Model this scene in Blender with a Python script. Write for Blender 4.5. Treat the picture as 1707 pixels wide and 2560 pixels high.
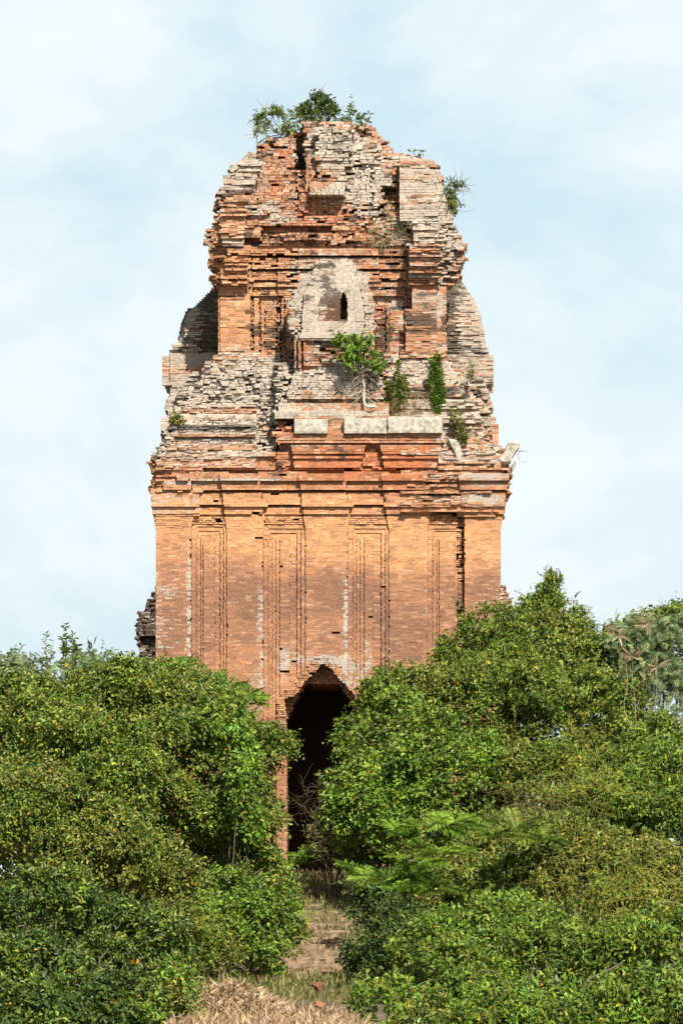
import bpy, math, random
import numpy as np
from mathutils import Vector, noise as mn

for o in list(bpy.data.objects):
    bpy.data.objects.remove(o, do_unlink=True)
S = bpy.context.scene
COL = S.collection
R = math.radians

# ------------------------------------------------------------------ camera, sky, sun, exposure
D0, K, EYE = 140.0, 10976.0, 2.8          # camera distance to the tower front, focal length in photo pixels, eye height
cam_d = bpy.data.cameras.new('camera')
cam = bpy.data.objects.new('camera', cam_d); COL.objects.link(cam)
cam.location = (0, -D0, EYE); cam.rotation_euler = (R(90), 0, 0)
cam_d.sensor_fit = 'VERTICAL'; cam_d.sensor_height = 36; cam_d.lens = 36*K/2560
cam_d.shift_y = (2199-1280)/2560
cam_d.clip_start = 1; cam_d.clip_end = 20000
S.camera = cam

SUN_EL, SUN_AZ = 45.0, 21.0                # azimuth to the right of the viewing axis, behind the camera
w = bpy.data.worlds.new('World'); S.world = w; w.use_nodes = True
nt = w.node_tree; nt.nodes.clear()
N = nt.nodes.new; LK = nt.links.new
sky = N('ShaderNodeTexSky'); sky.sky_type = 'NISHITA'; sky.sun_disc = False
sky.sun_elevation = R(SUN_EL); sky.sun_rotation = R(180-SUN_AZ)
sky.air_density = 1.0; sky.dust_density = 2.0; sky.ozone_density = 1.0
tc = N('ShaderNodeTexCoord')
mp = N('ShaderNodeMapping'); mp.inputs['Scale'].default_value = (7.0, 7.0, 10.0); mp.inputs['Rotation'].default_value = (0, R(28), 0)
mp.inputs['Location'].default_value = (3.1, 0.4, 1.7)
n1 = N('ShaderNodeTexNoise'); n1.inputs['Scale'].default_value = 1.15; n1.inputs['Detail'].default_value = 9; n1.inputs['Roughness'].default_value = .58
n1.inputs['Distortion'].default_value = .25
rp = N('ShaderNodeMapRange'); rp.interpolation_type = 'SMOOTHSTEP'
rp.inputs['From Min'].default_value = .34; rp.inputs['From Max'].default_value = .62
rp.inputs['To Min'].default_value = .15; rp.inputs['To Max'].default_value = .95
mx = N('ShaderNodeMix'); mx.data_type = 'RGBA'
cl = N('ShaderNodeRGB'); cl.outputs[0].default_value = (9.8, 10.6, 10.8, 1)
bg = N('ShaderNodeBackground'); bg.inputs['Strength'].default_value = .056
out = N('ShaderNodeOutputWorld')
skm = N('ShaderNodeMix'); skm.data_type = 'RGBA'; skm.blend_type = 'MIX'; skm.inputs['Factor'].default_value = .75
skm.inputs['B'].default_value = (6.6, 9.1, 10.4, 1)
sx = N('ShaderNodeSeparateXYZ'); LK(tc.outputs['Generated'], sx.inputs[0])
hz = N('ShaderNodeMapRange'); hz.interpolation_type = 'SMOOTHSTEP'; LK(sx.outputs['Z'], hz.inputs['Value'])
hz.inputs['From Min'].default_value = .21; hz.inputs['From Max'].default_value = .40; hz.inputs['To Min'].default_value = 1; hz.inputs['To Max'].default_value = 0
hf = N('ShaderNodeMath'); hf.operation = 'MULTIPLY'; hf.inputs[1].default_value = .8; LK(hz.outputs[0], hf.inputs[0]); LK(hf.outputs[0], skm.inputs['Factor'])
cf = N('ShaderNodeMath'); cf.operation = 'MULTIPLY'; LK(hz.outputs[0], cf.inputs[0])
LK(tc.outputs['Generated'], mp.inputs['Vector']); LK(mp.outputs[0], n1.inputs['Vector'])
LK(n1.outputs['Fac'], rp.inputs['Value']); LK(rp.outputs[0], cf.inputs[1]); LK(cf.outputs[0], mx.inputs['Factor'])
LK(sky.outputs[0], skm.inputs['A']); LK(skm.outputs['Result'], mx.inputs['A']); LK(cl.outputs[0], mx.inputs['B'])
LK(mx.outputs['Result'], bg.inputs['Color']); LK(bg.outputs[0], out.inputs['Surface'])

sd = bpy.data.lights.new('sun', 'SUN'); sd.energy = 5.0; sd.angle = R(.5); sd.color = (1, .93, .82)
sun = bpy.data.objects.new('sun', sd); COL.objects.link(sun)
sv = Vector((math.sin(R(SUN_AZ))*math.cos(R(SUN_EL)), -math.cos(R(SUN_AZ))*math.cos(R(SUN_EL)), math.sin(R(SUN_EL))))
sun.rotation_euler = (-sv).to_track_quat('-Z', 'Y').to_euler()
sun.location = (40, -60, 60)
S.view_settings.view_transform = 'Standard'; S.view_settings.look = 'None'
S.view_settings.exposure = 0.76; S.view_settings.gamma = 1; S.view_settings.use_curve_mapping = False
S.cycles.max_bounces = 5; S.cycles.diffuse_bounces = 2; S.cycles.transparent_max_bounces = 4

# ------------------------------------------------------------------ helpers
def PX(px, y): return (px-853.5)/K*(D0+y)
def PZ(py, y): return EYE+(2199-py)/K*(D0+y)
def P3(px, py, y): return Vector((PX(px, y), y, PZ(py, y)))
def SC(y): return (D0+y)/K                     # metres per photo pixel at depth y

def ip(v, k):                                   # number or [(key, value) ...] polyline
    if isinstance(v, (int, float)): return v
    if k <= v[0][0]: return v[0][1]
    for (a, b), (c, d) in zip(v, v[1:]):
        if k <= c: return b+(d-b)*(k-a)/(c-a) if c != a else d
    return v[-1][1]

def tag(o, label=None, cat=None, group=None, kind=None):
    if label: o['label'] = label
    if cat: o['category'] = cat
    if group: o['group'] = group
    if kind: o['kind'] = kind
    return o
def empty(name, loc=(0, 0, 0)):
    o = bpy.data.objects.new(name, None); COL.objects.link(o); o.location = loc; o.empty_display_size = .3
    return o
def link_mesh(name, me, mat, parent=None):
    if mat and not me.materials: me.materials.append(mat)
    o = bpy.data.objects.new(name, me); COL.objects.link(o)
    if parent:
        o.parent = parent; o.location = -Vector(parent.location)
    return o
def np_mesh(name, V, F, attrs=None, smooth=False):
    """V (n,3), F (m,k) of equal sided faces"""
    V = np.asarray(V, np.float32); F = np.asarray(F, np.int32)
    me = bpy.data.meshes.new(name)
    m, k = F.shape
    me.vertices.add(len(V)); me.vertices.foreach_set('co', V.ravel())
    me.loops.add(m*k); me.loops.foreach_set('vertex_index', F.ravel())
    me.polygons.add(m); me.polygons.foreach_set('loop_start', np.arange(0, m*k, k, dtype=np.int32))
    try: me.polygons.foreach_set('loop_total', np.full(m, k, np.int32))
    except Exception: pass
    me.polygons.foreach_set('use_smooth', np.full(m, smooth, bool))
    for an, (typ, data) in (attrs or {}).items():
        a = me.attributes.new(an, typ, 'POINT')
        data = np.asarray(data, np.float32)
        if typ == 'FLOAT_COLOR':
            a.data.foreach_set('color', np.c_[data, np.ones(len(data), np.float32)].astype(np.float32).ravel())
        else: a.data.foreach_set('value', data.ravel())
    me.update(); me.validate()
    return me

def fnoise(x, y, z=0.0, s=1.0):
    return mn.noise(Vector((x*s, y*s, z*s+7.3)))

# ------------------------------------------------------------------ materials
def nodemat(name):
    m = bpy.data.materials.new(name); m.use_nodes = True
    t = m.node_tree; return m, t, t.nodes, t.links, t.nodes['Principled BSDF']

def brick_material(name, lichen_col=(.475, .43, .355), bump=.5):
    m, t, nd, lk, b = nodemat(name)
    tc = nd.new('ShaderNodeTexCoord')
    col = nd.new('ShaderNodeAttribute'); col.attribute_name = 'tint'
    lic = nd.new('ShaderNodeAttribute'); lic.attribute_name = 'lichen'
    soo = nd.new('ShaderNodeAttribute'); soo.attribute_name = 'stain_shade'
    def noise(scale, det=5, rough=.6, vec=None):
        n = nd.new('ShaderNodeTexNoise'); n.inputs['Scale'].default_value = scale
        n.inputs['Detail'].default_value = det; n.inputs['Roughness'].default_value = rough
        lk.new(vec or tc.outputs['Object'], n.inputs['Vector']); return n
    def math2(op, a, bb):
        n = nd.new('ShaderNodeMath'); n.operation = op
        for i, v in enumerate((a, bb)):
            if isinstance(v, (int, float)): n.inputs[i].default_value = v
            else: lk.new(v, n.inputs[i])
        return n.outputs[0]
    def rng(v, a, bb, c=0., d=1.):
        n = nd.new('ShaderNodeMapRange'); n.interpolation_type = 'SMOOTHSTEP'
        lk.new(v, n.inputs['Value'])
        for k, x in zip(('From Min', 'From Max', 'To Min', 'To Max'), (a, bb, c, d)): n.inputs[k].default_value = x
        return n.outputs[0]
    def mix(f, a, bb, mode='MIX'):
        n = nd.new('ShaderNodeMix'); n.data_type = 'RGBA'; n.blend_type = mode
        if isinstance(f, (int, float)): n.inputs['Factor'].default_value = f
        else: lk.new(f, n.inputs['Factor'])
        for k, v in (('A', a), ('B', bb)):
            if isinstance(v, tuple): n.inputs[k].default_value = (*v, 1)
            else: lk.new(v, n.inputs[k])
        return n.outputs['Result']
    mpn = nd.new('ShaderNodeMapping'); mpn.inputs['Scale'].default_value = (1, 1, 2.6)
    lk.new(tc.outputs['Object'], mpn.inputs['Vector'])
    fine = noise(26, 6, .7); mid = noise(5.5, 6, .65, mpn.outputs[0]); big = noise(1.3, 4, .6)
    # grain of the fired clay
    g = rng(fine.outputs['Fac'], .25, .75, .72, 1.22)
    gc = nd.new('ShaderNodeCombineColor')
    for i in range(3): lk.new(g, gc.inputs[i])
    c = mix(1.0, col.outputs['Color'], gc.outputs[0], 'MULTIPLY')
    # white and grey lichen
    lsum = math2('ADD', math2('ADD', lic.outputs['Fac'], math2('MULTIPLY', math2('SUBTRACT', mid.outputs['Fac'], .5), 2.1)), math2('MULTIPLY', math2('SUBTRACT', fine.outputs['Fac'], .5), 1.1))
    lm = rng(lsum, .40, .62)
    lcol = mix(rng(big.outputs['Fac'], .35, .65), lichen_col, (.37, .35, .30))
    spk = noise(13, 4, .7); lcol = mix(math2('MULTIPLY', rng(spk.outputs['Fac'], .50, .68), .8), lcol, (.25, .215, .17)); lcol = mix(math2('MULTIPLY', rng(fine.outputs['Fac'], .52, .7), .6), lcol, (.22, .19, .15))
    c = mix(math2('MULTIPLY', lm, .86), c, lcol)
    # black algae stains and painted-in shade
    mid2 = noise(3.2, 6, .7, mpn.outputs[0])
    ssum = math2('ADD', soo.outputs['Fac'], math2('MULTIPLY', math2('SUBTRACT', mid2.outputs['Fac'], .5), 1.6))
    c = mix(math2('MULTIPLY', rng(ssum, .42, .75), .82), c, (.045, .036, .028))
    lk.new(c, b.inputs['Base Color'])
    b.inputs['Roughness'].default_value = .93
    b.inputs['Specular IOR Level'].default_value = .15
    bp = nd.new('ShaderNodeBump'); bp.inputs['Strength'].default_value = bump; bp.inputs['Distance'].default_value = .03
    lk.new(math2('ADD', fine.outputs['Fac'], mid.outputs['Fac']), bp.inputs['Height']); lk.new(bp.outputs[0], b.inputs['Normal'])
    return m
M_BRICK = brick_material('old_brick')
M_DARKBRICK = brick_material('blackened_brick', lichen_col=(.16, .15, .135))

def stone_material(name, c1, c2, sc=9, spots=True):
    m, t, nd, lk, b = nodemat(name)
    tc = nd.new('ShaderNodeTexCoord')
    a = nd.new('ShaderNodeTexNoise'); a.inputs['Scale'].default_value = sc; a.inputs['Detail'].default_value = 8; a.inputs['Roughness'].default_value = .75
    lk.new(tc.outputs['Object'], a.inputs['Vector'])
    r = nd.new('ShaderNodeValToRGB'); e = r.color_ramp.elements
    e[0].position = .36; e[0].color = (*c2, 1); e[1].position = .56; e[1].color = (*c1, 1)
    lk.new(a.outputs['Fac'], r.inputs[0]); lk.new(r.outputs[0], b.inputs['Base Color'])
    b.inputs['Roughness'].default_value = .9; b.inputs['Specular IOR Level'].default_value = .2
    bp = nd.new('ShaderNodeBump'); bp.inputs['Strength'].default_value = .5; bp.inputs['Distance'].default_value = .02
    lk.new(a.outputs['Fac'], bp.inputs['Height']); lk.new(bp.outputs[0], b.inputs['Normal'])
    return m
M_GRANITE = stone_material('granite', (.46, .43, .36), (.20, .18, .145), 7)
M_STEP = stone_material('weathered_step', (.26, .185, .115), (.10, .075, .045), 4)
M_EARTH = stone_material('earth', (.16, .12, .075), (.07, .06, .035), .8)

def leaf_material(name, trans=.35, rough=.45, spec=.5):
    m, t, nd, lk, b = nodemat(name)
    a = nd.new('ShaderNodeAttribute'); a.attribute_name = 'tint'
    lk.new(a.outputs['Color'], b.inputs['Base Color'])
    b.inputs['Roughness'].default_value = rough; b.inputs['Specular IOR Level'].default_value = spec
    tr = nd.new('ShaderNodeBsdfTranslucent')
    ml = nd.new('ShaderNodeMix'); ml.data_type = 'RGBA'; ml.blend_type = 'MULTIPLY'; ml.inputs['Factor'].default_value = 1
    ml.inputs['B'].default_value = (1.35, 1.5, .55, 1); lk.new(a.outputs['Color'], ml.inputs['A']); lk.new(ml.outputs['Result'], tr.inputs['Color'])
    mx = nd.new('ShaderNodeMixShader'); mx.inputs[0].default_value = trans
    lk.new(b.outputs[0], mx.inputs[1]); lk.new(tr.outputs[0], mx.inputs[2])
    lk.new(mx.outputs[0], nd['Material Output'].inputs['Surface'])
    return m
M_LEAF = leaf_material('leaf', .2, .46, .34)
M_DRY = leaf_material('dry_stalk', .15, .7, .2)
def bark_material():
    m, t, nd, lk, b = nodemat('bark')
    a = nd.new('ShaderNodeAttribute'); a.attribute_name = 'tint'
    lk.new(a.outputs['Color'], b.inputs['Base Color']); b.inputs['Roughness'].default_value = .85
    return m
M_BARK = bark_material()

# ------------------------------------------------------------------ the brick tower
# A face is a painter's list of features traced on the photograph: x limits and depth, in photo pixels and metres.
class Feat:
    def __init__(s, part, xl, xr, pt, pb, y, er=.012, miss=0., back=None, hole=False, rough=0.):
        s.part, s.xl, s.xr, s.pt, s.pb, s.y, s.er, s.miss, s.back, s.hole, s.rough = part, xl, xr, pt, pb, y, er, miss, back, hole, rough
        s.ynom = y if isinstance(y, (int, float)) else None
    def py(s, z):
        if s.ynom is not None: return 2199-(z-EYE)*K/(D0+s.ynom)
        p = 2199-(z-EYE)*K/(D0+ip(s.y, (s.pt+s.pb)/2))
        for _ in range(4): p = 2199-(z-EYE)*K/(D0+ip(s.y, p))
        return p
    def at(s, z):
        p = s.py(z)
        if p < s.pt or p > s.pb: return None
        y = ip(s.y, p)
        return PX(ip(s.xl, p), y), PX(ip(s.xr, p), y), y, p

CL = [(308, 842), (318, 757), (324, 748), (333, 700), (340, 688), (352, 676), (377, 632), (400, 600), (410, 580), (425, 573), (442, 568), (470, 553), (480, 548), (495, 543), (520, 538), (560, 534), (575, 520), (585, 512), (598, 508), (620, 524), (640, 527), (665, 526), (690, 536), (715, 544), (730, 546)]
CR = [(308, 925), (314, 930), (335, 945), (345, 957), (355, 972), (380, 985), (384, 1010), (394, 1040), (400, 1080), (420, 1098), (450, 1105), (490, 1109), (520, 1130), (560, 1135), (590, 1146), (606, 1160), (622, 1167), (636, 1163), (690, 1148), (700, 1128), (720, 1117), (730, 1116)]
SL = [(880, 546), (897, 532), (950, 516), (978, 502), (1010, 474), (1042, 432), (1076, 414), (1104, 407), (1140, 382), (1157, 377), (1200, 384), (1225, 376), (1290, 384)]
SR = [(880, 1118), (930, 1134), (956, 1180), (990, 1212), (1047, 1228), (1095, 1226), (1105, 1243), (1120, 1256), (1140, 1268), (1175, 1275), (1230, 1270), (1290, 1262)]
CY = [(300, 3.6), (330, 3.3), (360, 3.0), (400, 2.65), (440, 2.4), (490, 2.2), (560, 2.0), (610, 1.95)]

def tower_features(door=True, gy=None):
    f = []
    A = lambda *a, **k: f.append(Feat(*a, **k))
    # ruined crown
    A('crown', CL, CR, 306, 625, CY, er=.1, miss=.07, rough=.3)
    A('crown', 760, 880, 306, 470, [(306, 2.75), (400, 2.45), (470, 2.35)], er=.05, miss=.02, rough=.08, back=4.2)
    A('crown', 790, 875, 318, 400, 2.2, er=.06, miss=.02, back=3.6)
    A('crown', 764, 776, 395, 470, 2.2, er=.03, back=3.2)
    A('crown', 792, 880, 402, 455, 2.3, er=.03, miss=.05, back=3.2)
    A('crown', 768, 885, 487, 545, 2.2, er=.03, back=3.0)
    A('crown', 773, 880, 455, 487, [(455, 2.15), (468, 1.65), (487, 1.55)], er=.02, back=3.0)
    A('crown', 862, 930, 420, 560, [(420, 2.5), (540, 1.95)], er=.07, miss=.03, back=3)
    A('crown', 645, 740, 345, 560, [(345, 2.75), (440, 2.35), (560, 2.1)], er=.05, miss=.04, rough=.12)
    A('crown', 738, 764, 345, 438, 3.7, er=.08)
    A('crown', 1030, CR, 398, 560, [(398, 2.6), (440, 2.15), (560, 1.95)], er=.025, miss=.01, back=3.2)
    A('crown', 958, 1030, 476, 508, 2.95, er=.1)
    A('crown', 975, 1032, 515, 523, 2.7, er=.08)
    A('crown', 610, 672, 515, 536, 1.85, er=.03, miss=.06, back=2.6)
    A('crown', 545, 580, 478, 560, 1.95, er=.16, miss=.12, back=2.8)
    A('crown', 600, 910, 540, 575, 1.98, er=.05, miss=.05)
    A('crown', 652, 832, 571, 586, 2.45, er=.04)
    A('crown', 595, 652, 577, 600, 1.95, er=.02)
    A('crown', 593, 650, 600, 619, 2.25, er=.03)
    A('crown', 650, 815, 600, 618, [(600, 2.0), (618, 2.2)], er=.04, miss=.04)
    A('crown', 855, 960, 608, 620, 2.15, er=.03)
    # second storey wall
    A('upper_wall', [(620, 540), (730, 546), (910, 546)], [(620, 1128), (730, 1116), (910, 1118)], 615, 915, 2.2, er=.014)
    A('upper_cornice', 527, 574, 640, 722, [(640, 1.9), (722, 2.05)], er=.15, rough=.22, miss=.12, back=2.9)
    A('upper_cornice', 1085, [(640, 1160), (690, 1146), (722, 1118)], 620, 722, [(620, 1.9), (722, 2.05)], er=.14, rough=.25, miss=.12, back=2.9)
    A('upper_wall', 546, 627, 717, 915, 2.0, er=.006, back=2.8)
    A('upper_wall', 1030, 1116, 717, 915, 2.0, er=.008, miss=.003, back=2.8)
    A('upper_wall', 627, 712, 738, 915, 2.28, er=.03, miss=.03)
    A('upper_wall', 635, 648, 740, 905, 2.2, er=.012)
    A('upper_wall', 653, 662, 760, 905, 2.2, er=.01)
    A('upper_wall', 662, 692, 752, 900, 2.25, er=.03, miss=.05)
    A('upper_wall', 692, 700, 745, 880, 2.2, er=.03, miss=.15)
    A('upper_wall', 704, 712, 735, 860, 2.1, er=.02, miss=.05)
    A('upper_wall', 712, 735, 717, 915, 2.05, er=.02)
    A('upper_wall', 932, 1030, 738, 915, 2.3, er=.015)
    A('upper_wall', 940, 963, 760, 880, 2.2, er=.02, miss=.02)
    A('upper_wall', 965, 974, 768, 878, 2.12, er=.01)
    A('upper_wall', 974, 1008, 750, 878, 2.22, er=.014)
    A('upper_wall', 1012, 1017, 742, 878, 2.16, er=.012)
    A('upper_wall', 1019, 1026, 738, 878, 2.12, er=.012)
    for a, b in ((567, 602), (1051, 1091)):
        A('upper_wall', a-3, b+3, 842, 846, 1.93, er=.004, back=2.5)
        A('upper_wall', a, b, 846, 852, 1.95, er=.004, back=2.5)
        A('upper_wall', a+3, b-2, 852, 875, 1.965, er=.006, back=2.5)
    def bands(part, rows, cols, y0, er, miss=.0):
        for (pt, pb, dy, e2) in rows:
            for (a, b, dd, mul) in cols:
                A(part, a-dy*14, b+dy*14, pt, pb, y0+dd-dy, er=er*mul+e2, miss=miss*mul, back=y0+1.2)
    rows2 = [(717, 738, .0, .01), (705, 716, .09, 0), (677, 702, .17, .004), (643, 674, .27, .005), (621, 640, .38, .003)]
    cols2 = [(574, 632, 0, 1), (632, 696, .1, 2.2), (696, 745, .02, 2), (925, 950, .03, 1), (950, 1014, .12, 1.3), (1024, 1066, -.03, 1)]
    bands('upper_cornice', rows2, cols2, 2.02, .008, .03)
    for a, b in ((745, 925),):
        for (pt, pb, dy, e2) in rows2: A('upper_cornice', a, b, pt, pb, 2.04-dy, er=.015, back=3.2)
    # ruined slope between the storeys
    A('slope', SL, SR, 880, 1292, [(880, 2.0), (900, 1.75), (960, 1.25), (1040, .75), (1100, .45), (1165, .12), (1292, .08)], er=.11, miss=.07, rough=.2, back=3.2)
    A('slope', 552, 640, 895, 950, [(895, 1.6), (950, 1.3)], er=.08, miss=.05, back=3)
    A('slope', 640, 700, 880, 940, 1.85, er=.02, back=3)
    A('slope', 690, 727, [0][0]+905, 1045, [(905, 1.0), (960, .55), (1045, .15)], er=.1, miss=.03, back=3)
    A('slope', 960, 1110, 885, 1045, [(885, 1.75), (925, 1.55), (926, 1.3), (965, 1.2), (966, .95), (1045, .8)], er=.07, miss=.05, back=3)
    # gable niche on its plinth
    A('plinth', [(915, 740), (990, 712)], [(915, 945), (990, 962)], 912, 998, [(912, .45), (960, .2), (996, .12)], er=.035, miss=.012, back=3)
    A('plinth', 700, 965, 996, 1012, .25, er=.03, miss=.03, back=3)
    A('plinth', 695, 972, 1011, 1028, .02, er=.008, back=3)
    A('plinth', 686, 972, 1028, 1046, -.1, er=.012, back=3)
    A('gable_base', 736, 934, 845, 925, .55 if door else .1, er=.016, miss=.01, back=3)
    if not door: A('gable_base', 734, 746, 845, 925, .02, er=.01, back=3); A('gable_base', 752, 758, 845, 925, .02, er=.01, back=3)
    A('gable_base', 735, 741, 845, 920, .28, er=.01, back=3)
    A('gable_base', 746, 752, 845, 920, .32, er=.01, back=3)
    A('gable_base', 759, 764, 848, 915, .35, er=.01, back=3)
    A('gable_base', 764, 800, 852, 915, .42, er=.02, miss=.01, back=3)
    A('gable_base', 800, 915, 870, 915, .5, er=.03, miss=.03, back=3)
    gl = [(648, 838), (652, 815), (660, 797), (676, 781), (692, 760), (710, 744), (747, 730), (790, 720), (815, 722), (846, 738)]
    gr = [(648, 846), (652, 880), (678, 899), (699, 915), (729, 926), (761, 936), (785, 939), (815, 938), (852, 932)]
    gy = gy or [(648, 1.45), (680, 1.15), (710, .9), (745, .65), (800, .4), (850, .28)]
    A('gable', gl, gr, 646, 851, [(k, v+.16) for k, v in gy], er=.03, back=3.2)
    gl2 = [(655, 835), (675, 800), (700, 775), (735, 760), (790, 755), (836, 754)]
    gr2 = [(655, 850), (678, 880), (700, 893), (740, 905), (790, 912), (836, 908)]
    A('gable', gl2, gr2, 656, 851, gy, er=.012, back=3.2)
    A('gable', 730, 745, 818, 836, .35, er=.05, back=3)
    A('gable', 748, 932, 836, 846, .24, er=.008, back=3)
    A('gable/niche', [(722, 828), (740, 806), (760, 797), (806, 796)], [(722, 838), (740, 862), (760, 868), (806, 868)], 720, 805, [(720, .84), (760, .64), (805, .50)], er=.015, back=3.2)
    A('gable/niche', [(738, 857), (760, 851), (806, 850)], [(738, 861), (760, 868), (806, 868)], 738, 805, [(738, 1.5), (805, 1.3)], er=.015, back=3.2)
    # broken masonry left of the granite course, frieze, cornice bands
    A('cornice', 684, 735, 1056, 1090, .1, er=.1, miss=.16, back=1.5)
    A('cornice', 822, 857, 1046, 1078, -.25, er=.05, back=1.2)
    A('cornice', 735, 1106, 1042, 1086, -.1, er=.01, back=1.5)
    A('cornice', 692, 1112, 1084, 1101, -.22, er=.012, miss=.01, back=1.5)
    A('cornice', 690, 1113, 1100, 1103, -.33, er=.015, miss=.1, back=1.5)
    A('cornice', 696, 1108, 1103, 1110, -.2, er=.008, back=1.5)
    A('cornice', [(1110, 700), (1165, 684)], [(1110, 1108), (1165, 1098)], 1110, 1166, .06, er=.012, miss=.015, back=1.5)
    for a, b in ((722, 914), (945, 1104)):
        A('cornice', [(1110, a+3), (1165, a+16)], [(1110, b+2), (1165, b-12)], 1110, 1140, [(1110, -.18), (1130, -.2), (1140, -.08)], er=.012, miss=.012, back=1.5)
        A('cornice', [(1110, a+4), (1165, a+14)], [(1110, b), (1165, b-12)], 1141, 1147, -.16, er=.006, back=1.5)
        A('cornice', [(1110, a+4), (1165, a+14)], [(1110, b), (1165, b-12)], 1147, 1156, -.08, er=.015, miss=.02, back=1.5)
        A('cornice', [(1110, a+4), (1165, a+14)], [(1110, b), (1165, b-12)], 1156, 1168, -.16, er=.006, back=1.5)
        A('cornice', a+14, b-10, 1168, 1180, -.06, er=.03, miss=.06, back=1.5)
    A('cornice', 545, 690, 1128, 1135, -.05, er=.012, back=1.5)
    A('cornice', 540, 690, 1135, 1141, -.1, er=.01, back=1.5)
    A('cornice', 540, 688, 1141, 1160, .02, er=.02, miss=.04, back=1.5)
    A('cornice', 500, 688, 1160, 1176, -.08, er=.015, miss=.03, back=1.5)
    A('cornice', 540, 686, 1176, 1190, -.15, er=.012, miss=.03, back=1.5)
    A('cornice', 1145, SR, 1138, 1176, [(1138, .05), (1176, -.1)], er=.04, miss=.01, back=2)
    A('cornice', 386, 1262, 1174, 1294, .16, er=.01, back=1.4)
    A('slope', SL, [(1170, 560), (1200, 470), (1226, 430), (1244, 392)], 1170, 1242, [(1170, .1), (1242, -.02)], er=.07, miss=.04, rough=.12, back=1.5)
    A('cornice', 1095, 1145, 1168, 1292, .34, er=.05, miss=.05)
    rows = [(1284, 1294, .02, .004), (1266, 1283, .10, 0), (1229, 1264, .20, .001), (1204, 1226, .30, .004), (1181, 1201, .42, .003)]
    colsL = [(385, 484, 0, .6), (490, 556, .13, 1.6), (565, 662, 0, 1), (662, 752, .1, 1), (762, 876, 0, 1), (876, 958, .1, 1), (968, 1074, 0, 1.3), (1074, 1128, .16, 2.5), (1160, 1256, -.05, .3)]
    for (pt, pb, dy, e2) in rows:
        for (a, b, dd, mul) in colsL:
            if pt < 1220 and a < 450: a = a+(1226-pt)*1.6 if pt > 1200 else 458
            A('cornice', a-dy*38, b+dy*38, pt, pb, dd-dy, er=.005*mul+e2, miss=.006*mul, back=1.4)
    # lower wall: pilasters and sunk panels
    A('wall', 390, 1251, 1290, 2250, .085, er=.005, miss=.002, back=.9)
    A('wall', 470, 1165, 1290, 1312, .04, er=.02, miss=.03, back=.9)
    fl = lambda x, s: [(1288, x-s*8), (1300, x-s*4), (1325, x), (2300, x)]
    for a, b in ((390, 478), (567, 658), (764, 869), (972, 1068), (1160, 1251)):
        A('pilaster', fl(a, 1), fl(b, -1), 1290, 2250, [(1290, -.03), (1325, .0), (2300, .0)] if a < 1100 else -.05, er=.0035, miss=.0007, back=.8, rough=.018)
    P = [(478, [503, 508, 514, 538, 551, 559], 567, 1318), (658, [691, 699, 699, 724, 743, 752], 764, 1322),
         (869, [901, 910, 910, 932, 953, 963], 972, 1322), (1068, [1092, 1097, 1103, 1135, 1147, 1153], 1160, 1321)]
    for (a, v, b, top) in P:
        A('wall/panel', a+14, b-8, top, 2250, .12, er=.006, miss=.003, back=1)
        A('wall/panel', a+19, b-15, top+9, 2250, .15, er=.006, miss=.003, back=1)
        A('wall/panel', a+1, a+12, top+28, 2250, .10, er=.004, back=1)
        A('wall/panel', v[0]-9, v[0]-1, top+22, 2250, .12, er=.005, back=1)
        A('wall/panel', v[0], v[1]-1, top+28, 2250, .085, er=.004, back=1)
        A('wall/panel', v[1]+1, v[3], top+28, 2250, .10, er=.006, miss=.004, back=1)
        A('wall/panel', v[3], v[4]-2, top+28, 2250, .13, er=.008, miss=.006, back=1)
        A('wall/panel', v[4], v[5]-1, top+10, 2250, .085, er=.007, miss=.006, back=1)
        A('wall/panel', v[5]+1, b-1.5, top+2, 2250, .05, er=.004, back=1)
    A('wall', 1143, 1160, 1292, 2250, .16, er=.02, miss=.02, back=1)
    A('wall', 1140, 1158, 1318, 1420, .25, er=.07, miss=.2, back=1)
    # doorway with corbelled arch
    A('doorway', 655, 716, 1799, 1806, -.07, er=.012, miss=.03, back=3.5)
    A('doorway', 655, 718, 1814, 1822, -.09, er=.012, miss=.03, back=3.5)
    A('doorway', 690, 724, 1822, 2250, .03, er=.01, back=9 if door else 1)
    if door:
        A('doorway', 905, 935, 1822, 2250, .03, er=.01, back=9)
        A('doorway/arch', [(1640, 790), (1667, 770), (1751, 690), (1822, 690)], [(1640, 826), (1667, 850), (1751, 905), (1822, 935)], 1645, 1822, .0, er=.02, miss=.015, back=.7)
        stp = lambda v: v
        A('doorway/arch', [(1666, 802), (1675, 796), (1688, 782), (1706, 762), (1739, 741), (1750, 712), (1775, 715), (1812, 722), (2250, 722)], [(1666, 816), (1675, 830), (1698, 846), (1716, 866), (1739, 884), (1775, 905), (2250, 905)], 1665, 2250, .55, er=.03, back=9)
        A('doorway', [(1726, 770), (1763, 747), (1800, 730), (1815, 722), (2250, 722)], [(1726, 846), (1763, 872), (1815, 905), (2250, 905)], 1726, 2250, 6.0, hole=True)
    else:
        A('doorway', [(1666, 802), (1706, 762), (1750, 730), (2250, 722)], [(1666, 816), (1716, 866), (1775, 905), (2250, 905)], 1665, 2250, .5, er=.02, back=1.1)
    return f

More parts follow.
